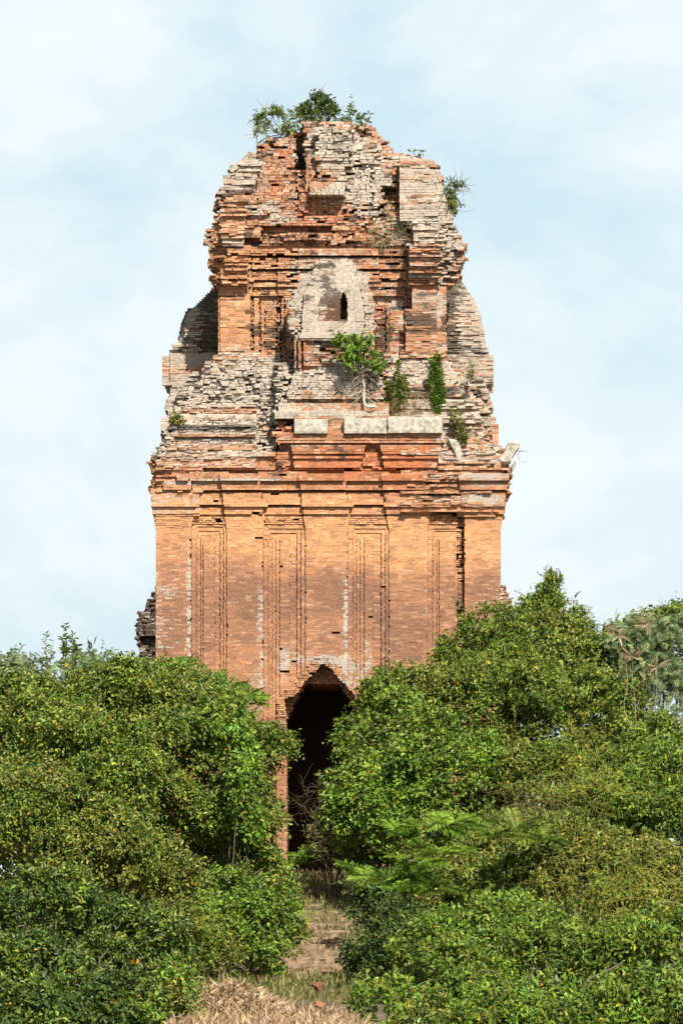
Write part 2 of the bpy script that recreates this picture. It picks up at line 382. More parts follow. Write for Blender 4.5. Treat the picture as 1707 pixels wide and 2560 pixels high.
# --- colour of the masonry, stained and weathered, with some shade painted in
LICHEN = [(1115, 620, 45, 60, .35), (1060, 690, 40, 40, .25), (540, 600, 24, 30, .25), (840, 690, 70, 45, .5), (1100, 640, 50, 60, .35), (1060, 560, 60, 60, .35), (560, 430, 40, 60, .35), (640, 440, 60, 60, .2), (1140, 1110, 60, 40, .5), (560, 1090, 80, 50, .4), (1080, 990, 60, 60, .35), (940, 440, 50, 60, .4), (830, 350, 80, 48, .75), (880, 410, 60, 45, .6), (1068, 480, 42, 85, .8), (600, 400, 60, 30, .5), (560, 450, 30, 60, .3), (640, 522, 60, 16, .6), (690, 548, 45, 12, .6),
          (905, 490, 50, 60, .62), (1095, 560, 50, 60, .5), (1010, 570, 70, 50, .4), (830, 480, 55, 16, .55), (1075, 770, 50, 95, .55), (990, 780, 20, 60, .3), (830, 760, 125, 120, .62), (830, 840, 100, 14, .5),
          (840, 950, 130, 48, .72), (840, 1036, 160, 9, .75), (590, 930, 75, 55, .66), (560, 1010, 100, 65, .6), (480, 1080, 80, 60, .6), (650, 1000, 60, 70, .45), (640, 1115, 70, 20, .55), (600, 1160, 90, 40, .35),
          (700, 990, 30, 60, .7), (440, 1150, 60, 40, .5), (1020, 920, 70, 50, .45), (1180, 1040, 65, 70, .62), (1150, 930, 60, 50, .5), (1200, 1150, 90, 30, .7), (1206, 1248, 46, 15, 1.25), (1210, 1190, 48, 8, 1.1), (1215, 1212, 46, 9, .5),
          (410, 1248, 50, 18, .5), (470, 1207, 70, 9, .5), (620, 1199, 80, 5, .7), (400, 1275, 34, 7, .5), (1110, 1180, 30, 25, .5), (393, 1560, 7, 170, .55), (474, 1540, 5, 170, 1.0), (655, 1560, 6, 120, 1.0), (866, 1560, 5, 140, 1.05), (972, 1660, 6, 60, .5),
          (815, 1650, 55, 14, .75), (730, 1650, 30, 30, .35), (880, 1690, 40, 40, .5), (640, 1730, 28, 70, .45), (1066, 1480, 3, 90, .6), (710, 1660, 12, 60, .4), (918, 1640, 10, 60, .4), (1247, 1440, 5, 120, .4), (690, 1815, 40, 20, .4), (700, 2100, 30, 80, .3)]
STAIN_SHADE = [(800, 690, 40, 40, .5), (835, 760, 26, 40, .4), (620, 600, 40, 20, .4), (720, 595, 90, 12, .4), (980, 640, 50, 40, .35), (960, 830, 20, 70, .45), (690, 850, 40, 50, .45), (850, 1135, 70, 14, .4), (690, 1180, 20, 25, .5), (1100, 1200, 40, 40, .5), (1060, 1240, 15, 30, .6), (960, 1245, 14, 25, .5),
        (840, 890, 60, 20, .4), (860, 1003, 130, 6, .35), (1130, 790, 30, 90, .4), (1160, 1400, 8, 220, .3), (780, 540, 60, 12, .3), (700, 1140, 14, 30, .4), (905, 1190, 40, 18, .3), (950, 930, 40, 60, .3), (640, 960, 60, 30, .25), (470, 1110, 60, 50, .2), (752, 395, 16, 50, .4), (1000, 495, 40, 22, .5), (1210, 830, 60, 120, .3)]  # black stains, plus shade painted into recesses and beside the gable
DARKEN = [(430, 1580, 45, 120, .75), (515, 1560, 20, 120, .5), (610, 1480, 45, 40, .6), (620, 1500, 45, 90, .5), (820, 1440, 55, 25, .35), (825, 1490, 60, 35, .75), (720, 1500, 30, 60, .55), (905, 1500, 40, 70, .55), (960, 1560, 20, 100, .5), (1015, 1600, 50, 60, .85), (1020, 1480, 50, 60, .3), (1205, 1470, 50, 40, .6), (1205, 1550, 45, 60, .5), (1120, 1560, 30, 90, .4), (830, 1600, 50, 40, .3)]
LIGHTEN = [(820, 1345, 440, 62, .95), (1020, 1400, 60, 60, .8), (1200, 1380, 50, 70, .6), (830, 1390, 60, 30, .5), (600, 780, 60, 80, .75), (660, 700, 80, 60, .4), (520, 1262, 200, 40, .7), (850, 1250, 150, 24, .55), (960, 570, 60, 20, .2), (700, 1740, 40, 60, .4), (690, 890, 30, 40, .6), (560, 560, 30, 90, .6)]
REDDEN = [(900, 1150, 210, 60, .8), (1020, 1130, 90, 70, .9), (850, 520, 80, 40, .7), (900, 560, 60, 30, .8), (700, 470, 70, 100, .55), (690, 380, 40, 60, .6), (830, 800, 40, 20, .6), (820, 890, 90, 40, .7), (640, 1000, 90, 80, .4), (470, 1000, 50, 60, .7), (1000, 830, 50, 60, .7), (1070, 720, 60, 40, .6), (700, 1085, 40, 20, .5), (970, 400, 40, 50, .6)]
def blob(L, px, py):
    t = 0.
    for x, y, rx, ry, s in L:
        a = (px-x)/rx
        if abs(a) > 2.2: continue
        b = (py-y)/ry
        q = a*a+b*b
        if q < 5: t += s*math.exp(-q*.8) if q > .6 else s*.9
    return t
C_DUSTY = np.array((.37, .225, .145)); C_MID = np.array((.41, .205, .112)); C_LIGHT = np.array((.58, .30, .14)); C_DARK = np.array((.215, .115, .075)); C_RED = np.array((.44, .145, .062)); C_BLACK = np.array((.12, .075, .05)); C_PALE = np.array((.70, .46, .29))
def brick_colour(px, py, rnd):
    n = fnoise(px/70, py/45)*.5+fnoise(px/20, py/12, 3)*.35
    c = C_MID.copy()
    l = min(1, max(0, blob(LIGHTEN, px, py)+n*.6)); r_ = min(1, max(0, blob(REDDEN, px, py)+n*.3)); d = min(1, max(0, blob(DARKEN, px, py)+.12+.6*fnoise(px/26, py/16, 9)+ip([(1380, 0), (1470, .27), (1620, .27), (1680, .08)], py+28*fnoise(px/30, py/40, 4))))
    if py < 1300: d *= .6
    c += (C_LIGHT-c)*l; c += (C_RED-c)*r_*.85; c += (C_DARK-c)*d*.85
    du = min(1, max(0, (.55 if py < 520 else .25 if py < 620 else .45 if 890 < py < 1120 else 0)+.7*fnoise(px/45, py/30, 17))) if py < 1130 else 0
    c += (C_DUSTY-c)*du
    k = rnd.random()
    s_ = .6 if py > 1300 else 1.
    if k < .10: c += (C_DARK-c)*.5*s_
    elif k < .14: c += (C_BLACK-c)*.5*s_
    elif k < .26: c += (C_PALE-c)*.35*s_
    c *= rnd.uniform(.9, 1.1)
    return np.clip(c, .02, .8)

QF = np.array([[0, 1, 5, 4], [1, 3, 7, 5], [3, 2, 6, 7], [2, 0, 4, 6], [0, 2, 3, 1]])   # front, right, top, left... (no back)
class BoxBin:
    def __init__(s): s.V = []; s.F = []; s.c = []; s.l = []; s.s = []
    def add(s, x0, x1, y0, y1, z0, z1, col, li, so, rnd, wob):
        n = len(s.V)*8
        v = np.array([[x0, y0, z0], [x1, y0, z0], [x0, y1, z0], [x1, y1, z0], [x0, y0, z1], [x1, y0, z1], [x0, y1, z1], [x1, y1, z1]])
        if wob:
            v += np.array([rnd.uniform(-wob, wob) for _ in range(24)]).reshape(8, 3)*np.array((1, 1, .5))
        s.V.append(v); s.F.append(np.array([[0, 1, 5, 4], [1, 3, 7, 5], [4, 5, 7, 6], [2, 0, 4, 6], [0, 2, 3, 1]])+n)
        s.c.append(col); s.l.append(li); s.s.append(so)
    def mesh(s, name, T=None, flip=False):
        V = np.concatenate(s.V); F = np.concatenate(s.F)
        if T: V = T(V)
        if flip: F = F[:, ::-1]
        return np_mesh(name, V, F, {'tint': ('FLOAT_COLOR', np.repeat(np.array(s.c), 8, 0)), 'lichen': ('FLOAT', np.repeat(np.array(s.l), 8)), 'stain_shade': ('FLOAT', np.repeat(np.array(s.s), 8))})

def lay_face(feats, seed, zlo, zhi, clampL=None, course=.078, shade=None, door_face=True):
    """Lay the courses of one face. Returns part name -> list of BoxBin."""
    rnd = random.Random(seed)
    bins = {}; z = zlo; pil = {}
    while z < zhi:
        py0 = 2199-(z-EYE)*K/(D0+1)
        ch = course*rnd.uniform(.88, 1.14)*(1.15 if py0 < 480 else 1.0 if py0 < 600 else .88 if py0 < 890 else 1.0 if py0 < 1120 else .92 if py0 < 1300 else .82)
        zm = z+ch/2
        act = []
        for i, f in enumerate(feats):
            a = f.at(zm)
            if a and a[1] > a[0]: act.append((i, f, a))
        if not act: z += ch; continue
        xs = sorted({q for _, _, a in act for q in a[:2]})
        runs = []
        for a, b in zip(xs, xs[1:]):
            if b-a < .012: continue
            m = (a+b)/2
            top = None
            for it in act:
                if it[2][0] <= m <= it[2][1]: top = it
            if top is None: runs.append([a, b, None]); continue
            if runs and runs[-1][2] and runs[-1][2][0] == top[0] and abs(runs[-1][1]-a) < .02: runs[-1][1] = b
            else: runs.append([a, b, top])
        jog = fnoise(0, z, 5, 1.7)*.02
        for ri, (a, b, it) in enumerate(runs):
            if it is None: continue
            i, f, (xa, xb, y, p) = it
            if f.hole: continue
            er = f.er
            le = a-(rnd.uniform(-1, 1)*min(er*1.2, .09) if er > .02 else 0); re = b+(rnd.uniform(-1, 1)*min(er*1.2, .09) if er > .02 else 0)
            x = le
            x -= 0
            first = True
            if er <= .02 and f.part in ('pilaster', 'cornice', 'upper_wall'):
                if rnd.random() < .10: le += rnd.uniform(.01, .05)
                if rnd.random() < .10: re -= rnd.uniform(.01, .05)
                x = le
            bl = (.13, .27) if er > .045 else (.15, .3) if er > .02 else (.15, .27)
            while x < re-.004:
                L = rnd.uniform(*bl) if not first else rnd.uniform(.06, .3)
                x2 = x+L
                if re-x2 < .07: x2 = re
                last = x2 >= re-1e-6
                xm = (x+x2)/2
                px = 853.5+xm*K/(D0+y)
                ms = f.miss*(1+1.6*fnoise(xm, zm, seed, .9)) if f.miss else 0
                if f.er < .02: ms *= .7+1.5*max(0, fnoise(xm, zm, 11, 1.4))
                yy = y
                if f.rough: yy += f.rough*(fnoise(xm, zm, seed*.37, .8)+.6*fnoise(xm, zm, seed*.7+4, 2.3))
                e = er*(1+.8*fnoise(xm, zm, 2, 1.1))
                yy += rnd.gauss(0, 1)*e*(.38 if er > .045 else .6)+(1.1*e*fnoise(xm, zm, seed+30, 3.1) if er > .045 else 0)
                if er > .03 and rnd.random() < .12: yy += rnd.uniform(-1.0, 1.8)*e
                if clampL: yy = max(yy, ip(clampL, p))
                if rnd.random() >= ms:
                    li = min(1.15, blob(LICHEN, px, p))+(.14 if er > .045 else .07)*rnd.uniform(-1, 1)+(.5*fnoise(px/24, p/15, 51)+.25*fnoise(px/9, p/6, 52) if p < 1130 else 0)
                    if f.part in ('slope', 'crown', 'gable', 'plinth'): li += .08
                    if f.part == 'gable': li += .22
                    if f.part == 'gable/niche': li -= .22; so_n = .24
                    else: so_n = 0
                    if not door_face and f.part in ('gable', 'gable_base', 'plinth'): li += .2+.35*fnoise(xm, zm, 33, .7); so_add = .5*max(0, fnoise(xm, zm, 31, .7))+.12
                    else: so_add = .85*max(0, fnoise(px/38, p/20, 41))+.35*max(0, fnoise(px/10, p/50, 44))+.08 if p < 1130 else .55*max(0, fnoise(px/12, p/80, 43)-.05)+(.3*max(0, fnoise(px/45, p/7, 45)) if p < 1330 else 0)
                    so = blob(STAIN_SHADE, px, p)+.05+so_add+so_n
                    so += .35*max(0, fnoise(px/60, p/9, 21))-.1 if 500 < p < 1310 else 0
                    if f.part == 'plinth': li += .12
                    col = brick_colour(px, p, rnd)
                    if shade: col, li, so = shade(col, li, so, rnd)
                    gap = rnd.uniform(.0005, .003) if er < .0085 else rnd.uniform(.002, .006) if er < .02 else rnd.uniform(.003, .014)
                    bk = max(f.back if f.back is not None else y+.8, yy+.3)
                    wob = min(.026, .002+er*.3)
                    key = f.part
                    if f.part == 'pilaster': key = ('pilaster', i)
                    bb = bins.setdefault(key, BoxBin())
                    X0, X1, Z0, Z1 = x+gap, x2-gap, z+gap*.6, z+ch-gap*.6
                    if (first or last) and bk-yy > .6:
                        q = yy
                        k = 0
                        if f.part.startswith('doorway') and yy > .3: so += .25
                        while q < bk-.01:
                            q2 = min(bk, q+rnd.uniform(.18, .34))
                            if bk-q2 < .1: q2 = bk
                            j = rnd.gauss(0, 1)*min(.03, er*.7+.002)
                            if f.part.startswith('doorway') and q > 1: so = .9  # shade inside the doorway painted into the brick colour
                            c2 = col if k == 0 else brick_colour(px+rnd.uniform(-20, 20), p, rnd)
                            if k and shade: c2, _, _ = shade(c2, 0, 0, rnd)
                            dk = min(.5, max(0, (q-.95)*1.4)) if (not door_face and f.part == 'gable') else 0  # left flank: cast shadow painted in; right flank: dark staining
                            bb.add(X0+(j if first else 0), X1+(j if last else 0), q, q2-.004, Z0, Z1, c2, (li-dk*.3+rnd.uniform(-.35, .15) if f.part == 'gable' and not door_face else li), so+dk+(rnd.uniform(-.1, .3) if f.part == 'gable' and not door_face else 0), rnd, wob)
                            q = q2; k += 1
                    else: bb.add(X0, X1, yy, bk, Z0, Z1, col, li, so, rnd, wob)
                x = x2; first = False
        z += ch
    return bins

LX, RX = PX(390, 0), PX(1251, 0); WD = RX-LX; XC = (LX+RX)/2
def T_front(V): return V
def T_left(V):
    o = V.copy(); o[:, 0] = LX+V[:, 1]; o[:, 1] = V[:, 0]-LX; return o
def T_right(V):
    o = V.copy(); o[:, 0] = RX-V[:, 1]; o[:, 1] = RX-V[:, 0]; return o
def T_back(V):
    o = V.copy(); o[:, 1] = WD-V[:, 1]; return o
tower = empty('brick_tower', (XC, WD/2, PZ(2195, 0)))
tag(tower, 'tall ruined orange brick temple tower with white lichen on its stepped top', 'temple tower')
Z0, Z1 = PZ(2240, 0), PZ(306, 3.6)
clL = [(p, (q-390)/78.4+.1) for p, q in CL if p <= 600]+[(601, 0)]
clR = [(p, (1251-q)/78.4+.1) for p, q in CR if p <= 600]+[(601, 0)]
clL = [(p, max(v, 2.0) if p < 560 else v) for p, v in clL]
fts = tower_features(True); ftn = tower_features(False)
ftl = tower_features(False, [(650, 1.95), (682, 1.73), (718, 1.24), (745, .84), (801, .6), (850, .5)])
ftr = tower_features(False, [(641, 1.25), (688, .92), (708, .7), (750, .5), (807, .35), (850, .3)])
def side_shade(c, l, s, rnd): return c, l, s
for seed, fe, T, flip, cl in ((1, fts, T_front, False, None), (2, ftl, T_left, True, clL), (3, ftr, T_right, True, clR), (4, ftn, T_back, True, None)):
    bins = lay_face(fe, seed, Z0, Z1, cl, course=.078 if seed < 4 else .12, door_face=seed == 1)
    made = {}
    for key, bb in sorted(bins.items(), key=lambda q: '/' in str(q[0])):
        nm = key if isinstance(key, str) else key[0]
        if '/' in nm:
            pa, ch = nm.split('/')
            o = link_mesh(ch, bb.mesh(ch, T, flip), M_BRICK); o.parent = made[pa]
        else: made[nm] = link_mesh(nm, bb.mesh(nm, T, flip), M_BRICK, tower)
    # rough brick core behind the facing
    xs = np.arange(LX+.3, RX-.2, .2); zs = np.arange(Z0, Z1-.2, .2)
    Y = np.full((len(zs), len(xs)), np.nan)
    for j, zz in enumerate(zs):
        act = [(f, f.at(zz)) for f in fe]; act = [(f, a) for f, a in act if a]
        for i, xx in enumerate(xs):
            for f, a in act:
                if a[0] <= xx <= a[1]: Y[j, i] = max(a[2], ip(cl, a[3]) if cl else 0)
    Ym = Y.copy(); h, wv = Y.shape
    for dj in (-1, 0, 1):
        for di in (-1, 0, 1):
            sh = np.full_like(Y, np.nan)
            sh[max(0, dj):h+min(0, dj), max(0, di):wv+min(0, di)] = Y[max(0, -dj):h+min(0, -dj), max(0, -di):wv+min(0, -di)]
            Ym = np.fmax(Ym, sh)
    vid = -np.ones((h, wv), int); V = []; F = []
    for j in range(1, h-1):
        for i in range(1, wv-1):
            if not np.isnan(Y[j-1:j+2, i-1:i+2]).any(): vid[j, i] = len(V); V.append((xs[i], Ym[j, i]+.34, zs[j]))
    for j in range(h-1):
        for i in range(wv-1):
            q = (vid[j, i], vid[j, i+1], vid[j+1, i+1], vid[j+1, i])
            if min(q) >= 0: F.append(q if not flip else q[::-1])
    V = np.array(V); depth = V[:, 1]; V = T(V); n = len(V)
    link_mesh('core', np_mesh('core', V, F, {'tint': ('FLOAT_COLOR', np.tile((.26, .12, .06), (n, 1))), 'lichen': ('FLOAT', np.zeros(n)), 'stain_shade': ('FLOAT', np.where(depth > 4.5, 1.1, .15))}), M_BRICK, tower)  # deep part behind the door opening is painted black for its shade
# solid filling of the tower, so that nothing shows through and the top is closed
bb = BoxBin(); rn = random.Random(5)
for pa in range(318, 905, 9):
    y = ip(CY, pa) if pa < 610 else 2.5
    za, zb = PZ(pa+9, y), PZ(pa, y)
    xl, xr = PX(ip(CL, pa), y)+.45, PX(ip(CR, pa), y)-.45
    if pa > 610: xl, xr = PX(560, 2.5), PX(1100, 2.5)
    if xr-xl > .4:
        yy = max(y+.6, 3.9 if 340 < pa < 440 else 0)
        bb.add(xl, xr, yy, WD-yy, za+.001, zb, np.array((.25, .13, .07)), .4, .2, rn, .01)
for pa in range(905, 1300, 30):
    bb.add(PX(560, 2), PX(1090, 2), 2.6, WD-2.6, PZ(pa+30, 2), PZ(pa, 2)-.001, np.array((.25, .13, .07)), .3, .2, rn, .01)
bb.add(LX+1.2, RX-1.2, 9.2, WD-.9, Z0, PZ(1300, 2)-.01, np.array((.12, .07, .04)), 0, .3, rn, 0)  # this box and the next: doorway darkness put into the colour
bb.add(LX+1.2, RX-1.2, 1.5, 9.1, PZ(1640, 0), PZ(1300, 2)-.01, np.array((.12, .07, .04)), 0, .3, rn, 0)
link_mesh('filling', bb.mesh('filling'), M_BRICK, tower)
# granite blocks on the ledge and carved corner stones
def chamfer_block(name, x0, x1, y0, y1, z0, z1, seed, mat, parent, jag=.02):
    rnd = random.Random(seed)
    nx = max(3, int((x1-x0)/.08)); ny = 5; nz = 6
    V = []; F = []; idx = {}
    def vert(i, j, k):
        if (i, j, k) in idx: return idx[(i, j, k)]
        u, v, w_ = i/nx, j/ny, k/nz
        x, y, z = x0+(x1-x0)*u, y0+(y1-y0)*v, z0+(z1-z0)*w_
        c = Vector((x, y, z))
        on = (i in (0, nx))+(j in (0, ny))+(k in (0, nz))
        d = mn.noise(c*4+Vector((seed, 0, 0)))*jag+mn.noise(c*11)*jag*.5
        if on >= 2:
            cx = Vector(((x0+x1)/2, (y0+y1)/2, (z0+z1)/2)); c += (cx-c).normalized()*(.012+max(0, mn.noise(c*6+Vector((seed*2, 1, 0))))*jag*2.2)
        c += Vector((d*.3, d, d*.3))
        idx[(i, j, k)] = len(V); V.append(tuple(c)); return idx[(i, j, k)]
    for i in range(nx):
        for k in range(nz):
            F.append((vert(i, 0, k), vert(i+1, 0, k), vert(i+1, 0, k+1), vert(i, 0, k+1))); F.append((vert(i, ny, k+1), vert(i+1, ny, k+1), vert(i+1, ny, k), vert(i, ny, k)))
    for i in range(nx):
        for j in range(ny):
            F.append((vert(i, j, nz), vert(i+1, j, nz), vert(i+1, j+1, nz), vert(i, j+1, nz))); F.append((vert(i, j+1, 0), vert(i+1, j+1, 0), vert(i+1, j, 0), vert(i, j, 0)))
    for j in range(ny):
        for k in range(nz):
            F.append((vert(0, j+1, k), vert(0, j, k), vert(0, j, k+1), vert(0, j+1, k+1))); F.append((vert(nx, j, k), vert(nx, j+1, k), vert(nx, j+1, k+1), vert(nx, j, k+1)))
    return link_mesh(name, np_mesh(name, V, F), mat, parent)
for i, (a, b, t, u) in enumerate(((735, 820, 1048, 1084), (859, 967, 1045, 1084), (968.5, 1106, 1042, 1083))):
    chamfer_block('granite_block', PX(a, -.3), PX(b, -.3), -.36-.015*i, .5, PZ(u, -.3), PZ(t, -.3), 3+i, M_GRANITE, tower, .018)
def carved(name, pts, y0, y1, mat, parent, seed=0):
    """thick carved stone: outline in photo pixels, rounded in depth"""
    n = len(pts); V = []; F = []
    c = np.mean(pts, 0)
    ys = [(0, .80), (.12, .95), (.5, 1.0), (.88, .95), (1, .80)]
    dense = []
    for i in range(n):
        p, q = np.array(pts[i]), np.array(pts[(i+1) % n])
        for k in range(4): dense.append(p+(q-p)*k/4)
    m = len(dense)
    for u, s in ys:
        y = y0+(y1-y0)*u
        for k, d in enumerate(dense):
            e = c+(d-c)*s
            v = P3(e[0], e[1], y0)
            v.y = y; o = mn.noise(v*5+Vector((seed, 0, 0)))*.03
            V.append((v.x+o, v.y+o, v.z+o*.6))
    for r in range(len(ys)-1):
        for k in range(m): F.append((r*m+k, (r+1)*m+k, (r+1)*m+(k+1) % m, r*m+(k+1) % m))
    me = bpy.data.meshes.new(name)
    me.from_pydata(V, [], F+[tuple(range(m)), tuple(range(4*m+m-1, 4*m-1, -1))]); me.update()
    import bmesh
    bm = bmesh.new(); bm.from_mesh(me); bmesh.ops.recalc_face_normals(bm, faces=bm.faces); bm.to_mesh(me); bm.free()
    return link_mesh(name, me, mat, parent)
carved('corner_ornament', [(1240, 1152), (1256, 1134), (1268, 1108), (1276, 1101), (1292, 1101), (1299, 1106), (1297, 1120), (1287, 1134), (1279, 1146), (1276, 1158), (1255, 1162)], -.25, .25, M_GRANITE, tower, 1)
carved('corner_ornament', [(1119, 1098), (1124, 1095), (1140, 1098), (1150, 1106), (1153, 1120), (1156, 1140), (1157, 1156), (1141, 1156), (1138, 1138), (1130, 1122), (1124, 1108)], -.3, .15, M_GRANITE, tower, 2)
carved('corner_ornament', [(1271, 1180), (1276, 1168), (1286, 1150), (1291, 1152), (1286, 1168), (1279, 1180)], .6, 1.0, M_GRANITE, tower, 3)

# ------------------------------------------------------------------ two ruined towers farther back
def far_tower(name, label, y, feats, zlo, zhi, seed, half, mat, shade):
    t = empty(name, (PX(half[0], y), y, zlo)); tag(t, label, 'temple tower')
    b = lay_face(feats, seed, zlo, zhi, None, course=.11, shade=shade)
    for key, bb in b.items(): link_mesh(key, bb.mesh(key), mat, t)
    return t
def dark_shade(c, l, s, rnd): return c*np.array((.22, .26, .3))+.012, rnd.uniform(.1, .55), .25
yB = 34.0
FL = [(1440, 420), (1476, 386), (1488, 377), (1500, 368), (1513, 360), (1527, 359), (1530, 348), (1556, 343), (1592, 343), (1607, 345), (1619, 350), (1638, 352), (1640, 346), (1648, 340), (1673, 327), (1700, 318), (2300, 318)]
ff = [Feat('wall', FL, 640, 1440, 2230, yB, er=.09, miss=.03, rough=.2, back=yB+8),
      Feat('niche', 362, 640, 1562, 1592, yB-.25, er=.02, back=yB+2), Feat('niche', 347, 364, 1565, 1605, yB-.1, er=.03, back=yB+2), Feat('niche', 352, 640, 1593, 1616, yB+.5, er=.03, back=yB+3), Feat('niche', 372, 640, 1600, 1622, yB+.25, er=.03, back=yB+3)]
far_tower('stone_tower', 'blackened grey ruined tower peeking out behind the left edge of the brick tower', yB, ff, PZ(2220, yB), PZ(1442, yB), 21, (480, 0), M_DARKBRICK, dark_shade)
def pale_shade(c, l, s, rnd): return c*.8, rnd.uniform(.3, .7), .2
FR = [(1455, 1235), (1462, 1256), (1470, 1263), (1480, 1266), (1500, 1272), (1540, 1278), (2300, 1282)]
ff = [Feat('wall', 1080, FR, 1455, 2230, yB+3, er=.1, miss=.03, rough=.2, back=yB+10)]
far_tower('stone_tower', 'pale crumbling tower fragment just showing right of the brick tower above the bush', yB+3, ff, PZ(2220, yB+3), PZ(1457, yB+3), 23, (1180, 0), M_BRICK, pale_shade)

# ------------------------------------------------------------------ ground, path, steps
def ground_h(x, y):
    def ss(a, b, t):
        t = min(1, max(0, (t-a)/(b-a))); return t*t*(3-2*t)
    h = 2.03*ss(-19.5, -12.6, y)+.85*ss(-12.4, -1, y)-.5*ss(12, 60, y)
    h += .10*mn.noise(Vector((x*.35, y*.35, 0)))+.03*mn.noise(Vector((x*1.7, y*1.7, 3)))
    h += .5*ss(1.3, 4.5, abs(x+.6))*ss(-24, -17, y)*(1-ss(-10, -2, y))
    h += 1.1*ss(-75, -135, y)*0
    return h
def spread(lo, hi, step, far):
    a = list(np.arange(lo, hi+step/2, step)); d = step
    while a[-1] < far: d *= 1.5; a.append(a[-1]+d)
    d = step
    while a[0] > -far: d *= 1.5; a.insert(0, a[0]-d)
    return np.array(a)
gx, gy = spread(-14, 14, .35, 5000), spread(-62, 3, .35, 5000)
V = [(x, y, ground_h(x, y)) for y in gy for x in gx]; nx = len(gx)
F = [(j*nx+i, j*nx+i+1, (j+1)*nx+i+1, (j+1)*nx+i) for j in range(len(gy)-1) for i in range(nx-1)]
tag(link_mesh('ground', np_mesh('ground', V, F, smooth=True), M_EARTH), 'bare brown earth and scrub ground around the tower', 'ground', kind='structure')

stairs = empty('staircase', (PX(795, -15), -15.5, 1.0))
tag(stairs, 'worn brown brick steps climbing between the bushes to the tower door', 'steps')
nst = 11; rs = random.Random(8)
for k in range(nst):
    yb = -19.2+6.4*k/nst; zt = .1+1.98*(k+1)/nst
    cx = PX(787+20*k/nst, yb); wd = 1.9+rs.uniform(-.15, .15)
    chamfer_block('step', cx-wd/2, cx+wd/2, yb+rs.uniform(-.03, .03), yb+6.4/nst+.14, zt-.30, zt+rs.uniform(-.02, .02), 40+k, M_STEP, stairs, .09)

# ------------------------------------------------------------------ foliage
rng = np.random.default_rng(12)
def unit(v): return v/np.maximum(np.linalg.norm(v, axis=-1, keepdims=True), 1e-9)
def leaf_arrays(pos, axis, nrm, ln, wd, col, fold=.25):
    """six-point folded leaves"""
    axis = unit(axis); side = unit(np.cross(axis, nrm)); up = np.cross(side, axis)
    ln = ln[:, None]; wd = wd[:, None]
    b = pos; t = pos+axis*ln-up*ln*.12
    l1 = pos+axis*ln*.30-side*wd*.5+up*wd*fold; l2 = pos+axis*ln*.68-side*wd*.42+up*wd*fold
    r1 = pos+axis*ln*.30+side*wd*.5+up*wd*fold; r2 = pos+axis*ln*.68+side*wd*.42+up*wd*fold
    V = np.stack([b, l1, l2, t, r2, r1], 1).reshape(-1, 3)
    n = len(pos); o = (np.arange(n)*6)[:, None]
    F = np.concatenate([o+np.array([[0, 3, 2, 1]]), o+np.array([[0, 5, 4, 3]])])
    return V, F, np.repeat(col, 6, 0)
class Foliage:
    def __init__(s): s.V = []; s.F = []; s.C = []; s.n = 0
    def add(s, pos, axis, nrm, ln, wd, col, fold=.25):
        if len(pos) == 0: return
        V, F, C = leaf_arrays(pos, axis, nrm, ln, wd, col, fold)
        s.V.append(V); s.F.append(F+s.n); s.C.append(C); s.n += len(V)
    def link(s, name, mat, parent=None):
        me = np_mesh(name, np.concatenate(s.V), np.concatenate(s.F), {'tint': ('FLOAT_COLOR', np.clip(np.concatenate(s.C), .004, .9))})
        return link_mesh(name, me, mat, parent)
class Tubes:
    def __init__(s): s.V = []; s.F = []; s.C = []; s.n = 0
    def add(s, pts, r0, r1, col, k=5):
        pts = np.asarray(pts, float); m = len(pts)
        tg = unit(np.gradient(pts, axis=0)); a = np.array((.31, .9, .2))
        u = unit(np.cross(tg, a)); v = np.cross(tg, u)
        r = np.linspace(r0, r1, m)[:, None]
        for q in range(k):
            th = 2*math.pi*q/k; s.V.append(pts+r*(u*math.cos(th)+v*math.sin(th)))
        F = [(s.n+q*m+i, s.n+((q+1) % k)*m+i, s.n+((q+1) % k)*m+i+1, s.n+q*m+i+1) for q in range(k) for i in range(m-1)]
        s.F += F; s.C.append(np.tile(col, (m*k, 1))); s.n += m*k
    def link(s, name, mat, parent=None):
        return link_mesh(name, np_mesh(name, np.concatenate(s.V), s.F, {'tint': ('FLOAT_COLOR', np.concatenate(s.C))}, smooth=True), mat, parent)
def wander(a, b, n=9, amp=.1, sag=0.):
    a, b = np.array(a, float), np.array(b, float); t = np.linspace(0, 1, n)[:, None]
    p = a+(b-a)*t; d = rng.normal(0, amp, (n, 3)); d[0] = d[-1] = 0
    d = np.cumsum(d*.5, 0)*(4*t*(1-t)); p = p+d; p[:, 2] -= sag*(4*t*(1-t))[:, 0]
    return p
def rdir(n):
    return unit(rng.normal(size=(n, 3)))

# leaf albedos: (main, young, old) per species; 'dark' also stands in for shade
PAL = {'mid': ((.122, .180, .021), (.235, .290, .044), (.045, .082, .012)),
       'olive': ((.165, .188, .031), (.275, .285, .056), (.065, .088, .018)),
       'bright': ((.135, .230, .023), (.225, .33, .043), (.055, .115, .015)),
       'grey': ((.185, .245, .105), (.27, .33, .15), (.11, .155, .065)),
       'dark': ((.06, .10, .02), (.12, .165, .03), (.03, .055, .012)),
       'dull': ((.17, .175, .065), (.25, .24, .10), (.085, .09, .035))}
def leaf_cols(n, pal, yellow=.006):
    a, b, c = (np.array(q) for q in PAL[pal])
    t = rng.random((n, 1)); col = np.where(t < .5, a+(b-a)*rng.random((n, 1))**1.4, a+(c-a)*rng.random((n, 1)))
    col = col*rng.uniform(.8, 1.2, (n, 1))
    y = rng.random(n) < yellow
    col[y] = np.array((.50, .34, .04))*rng.uniform(.6, 1.1, (y.sum(), 1))
    return col

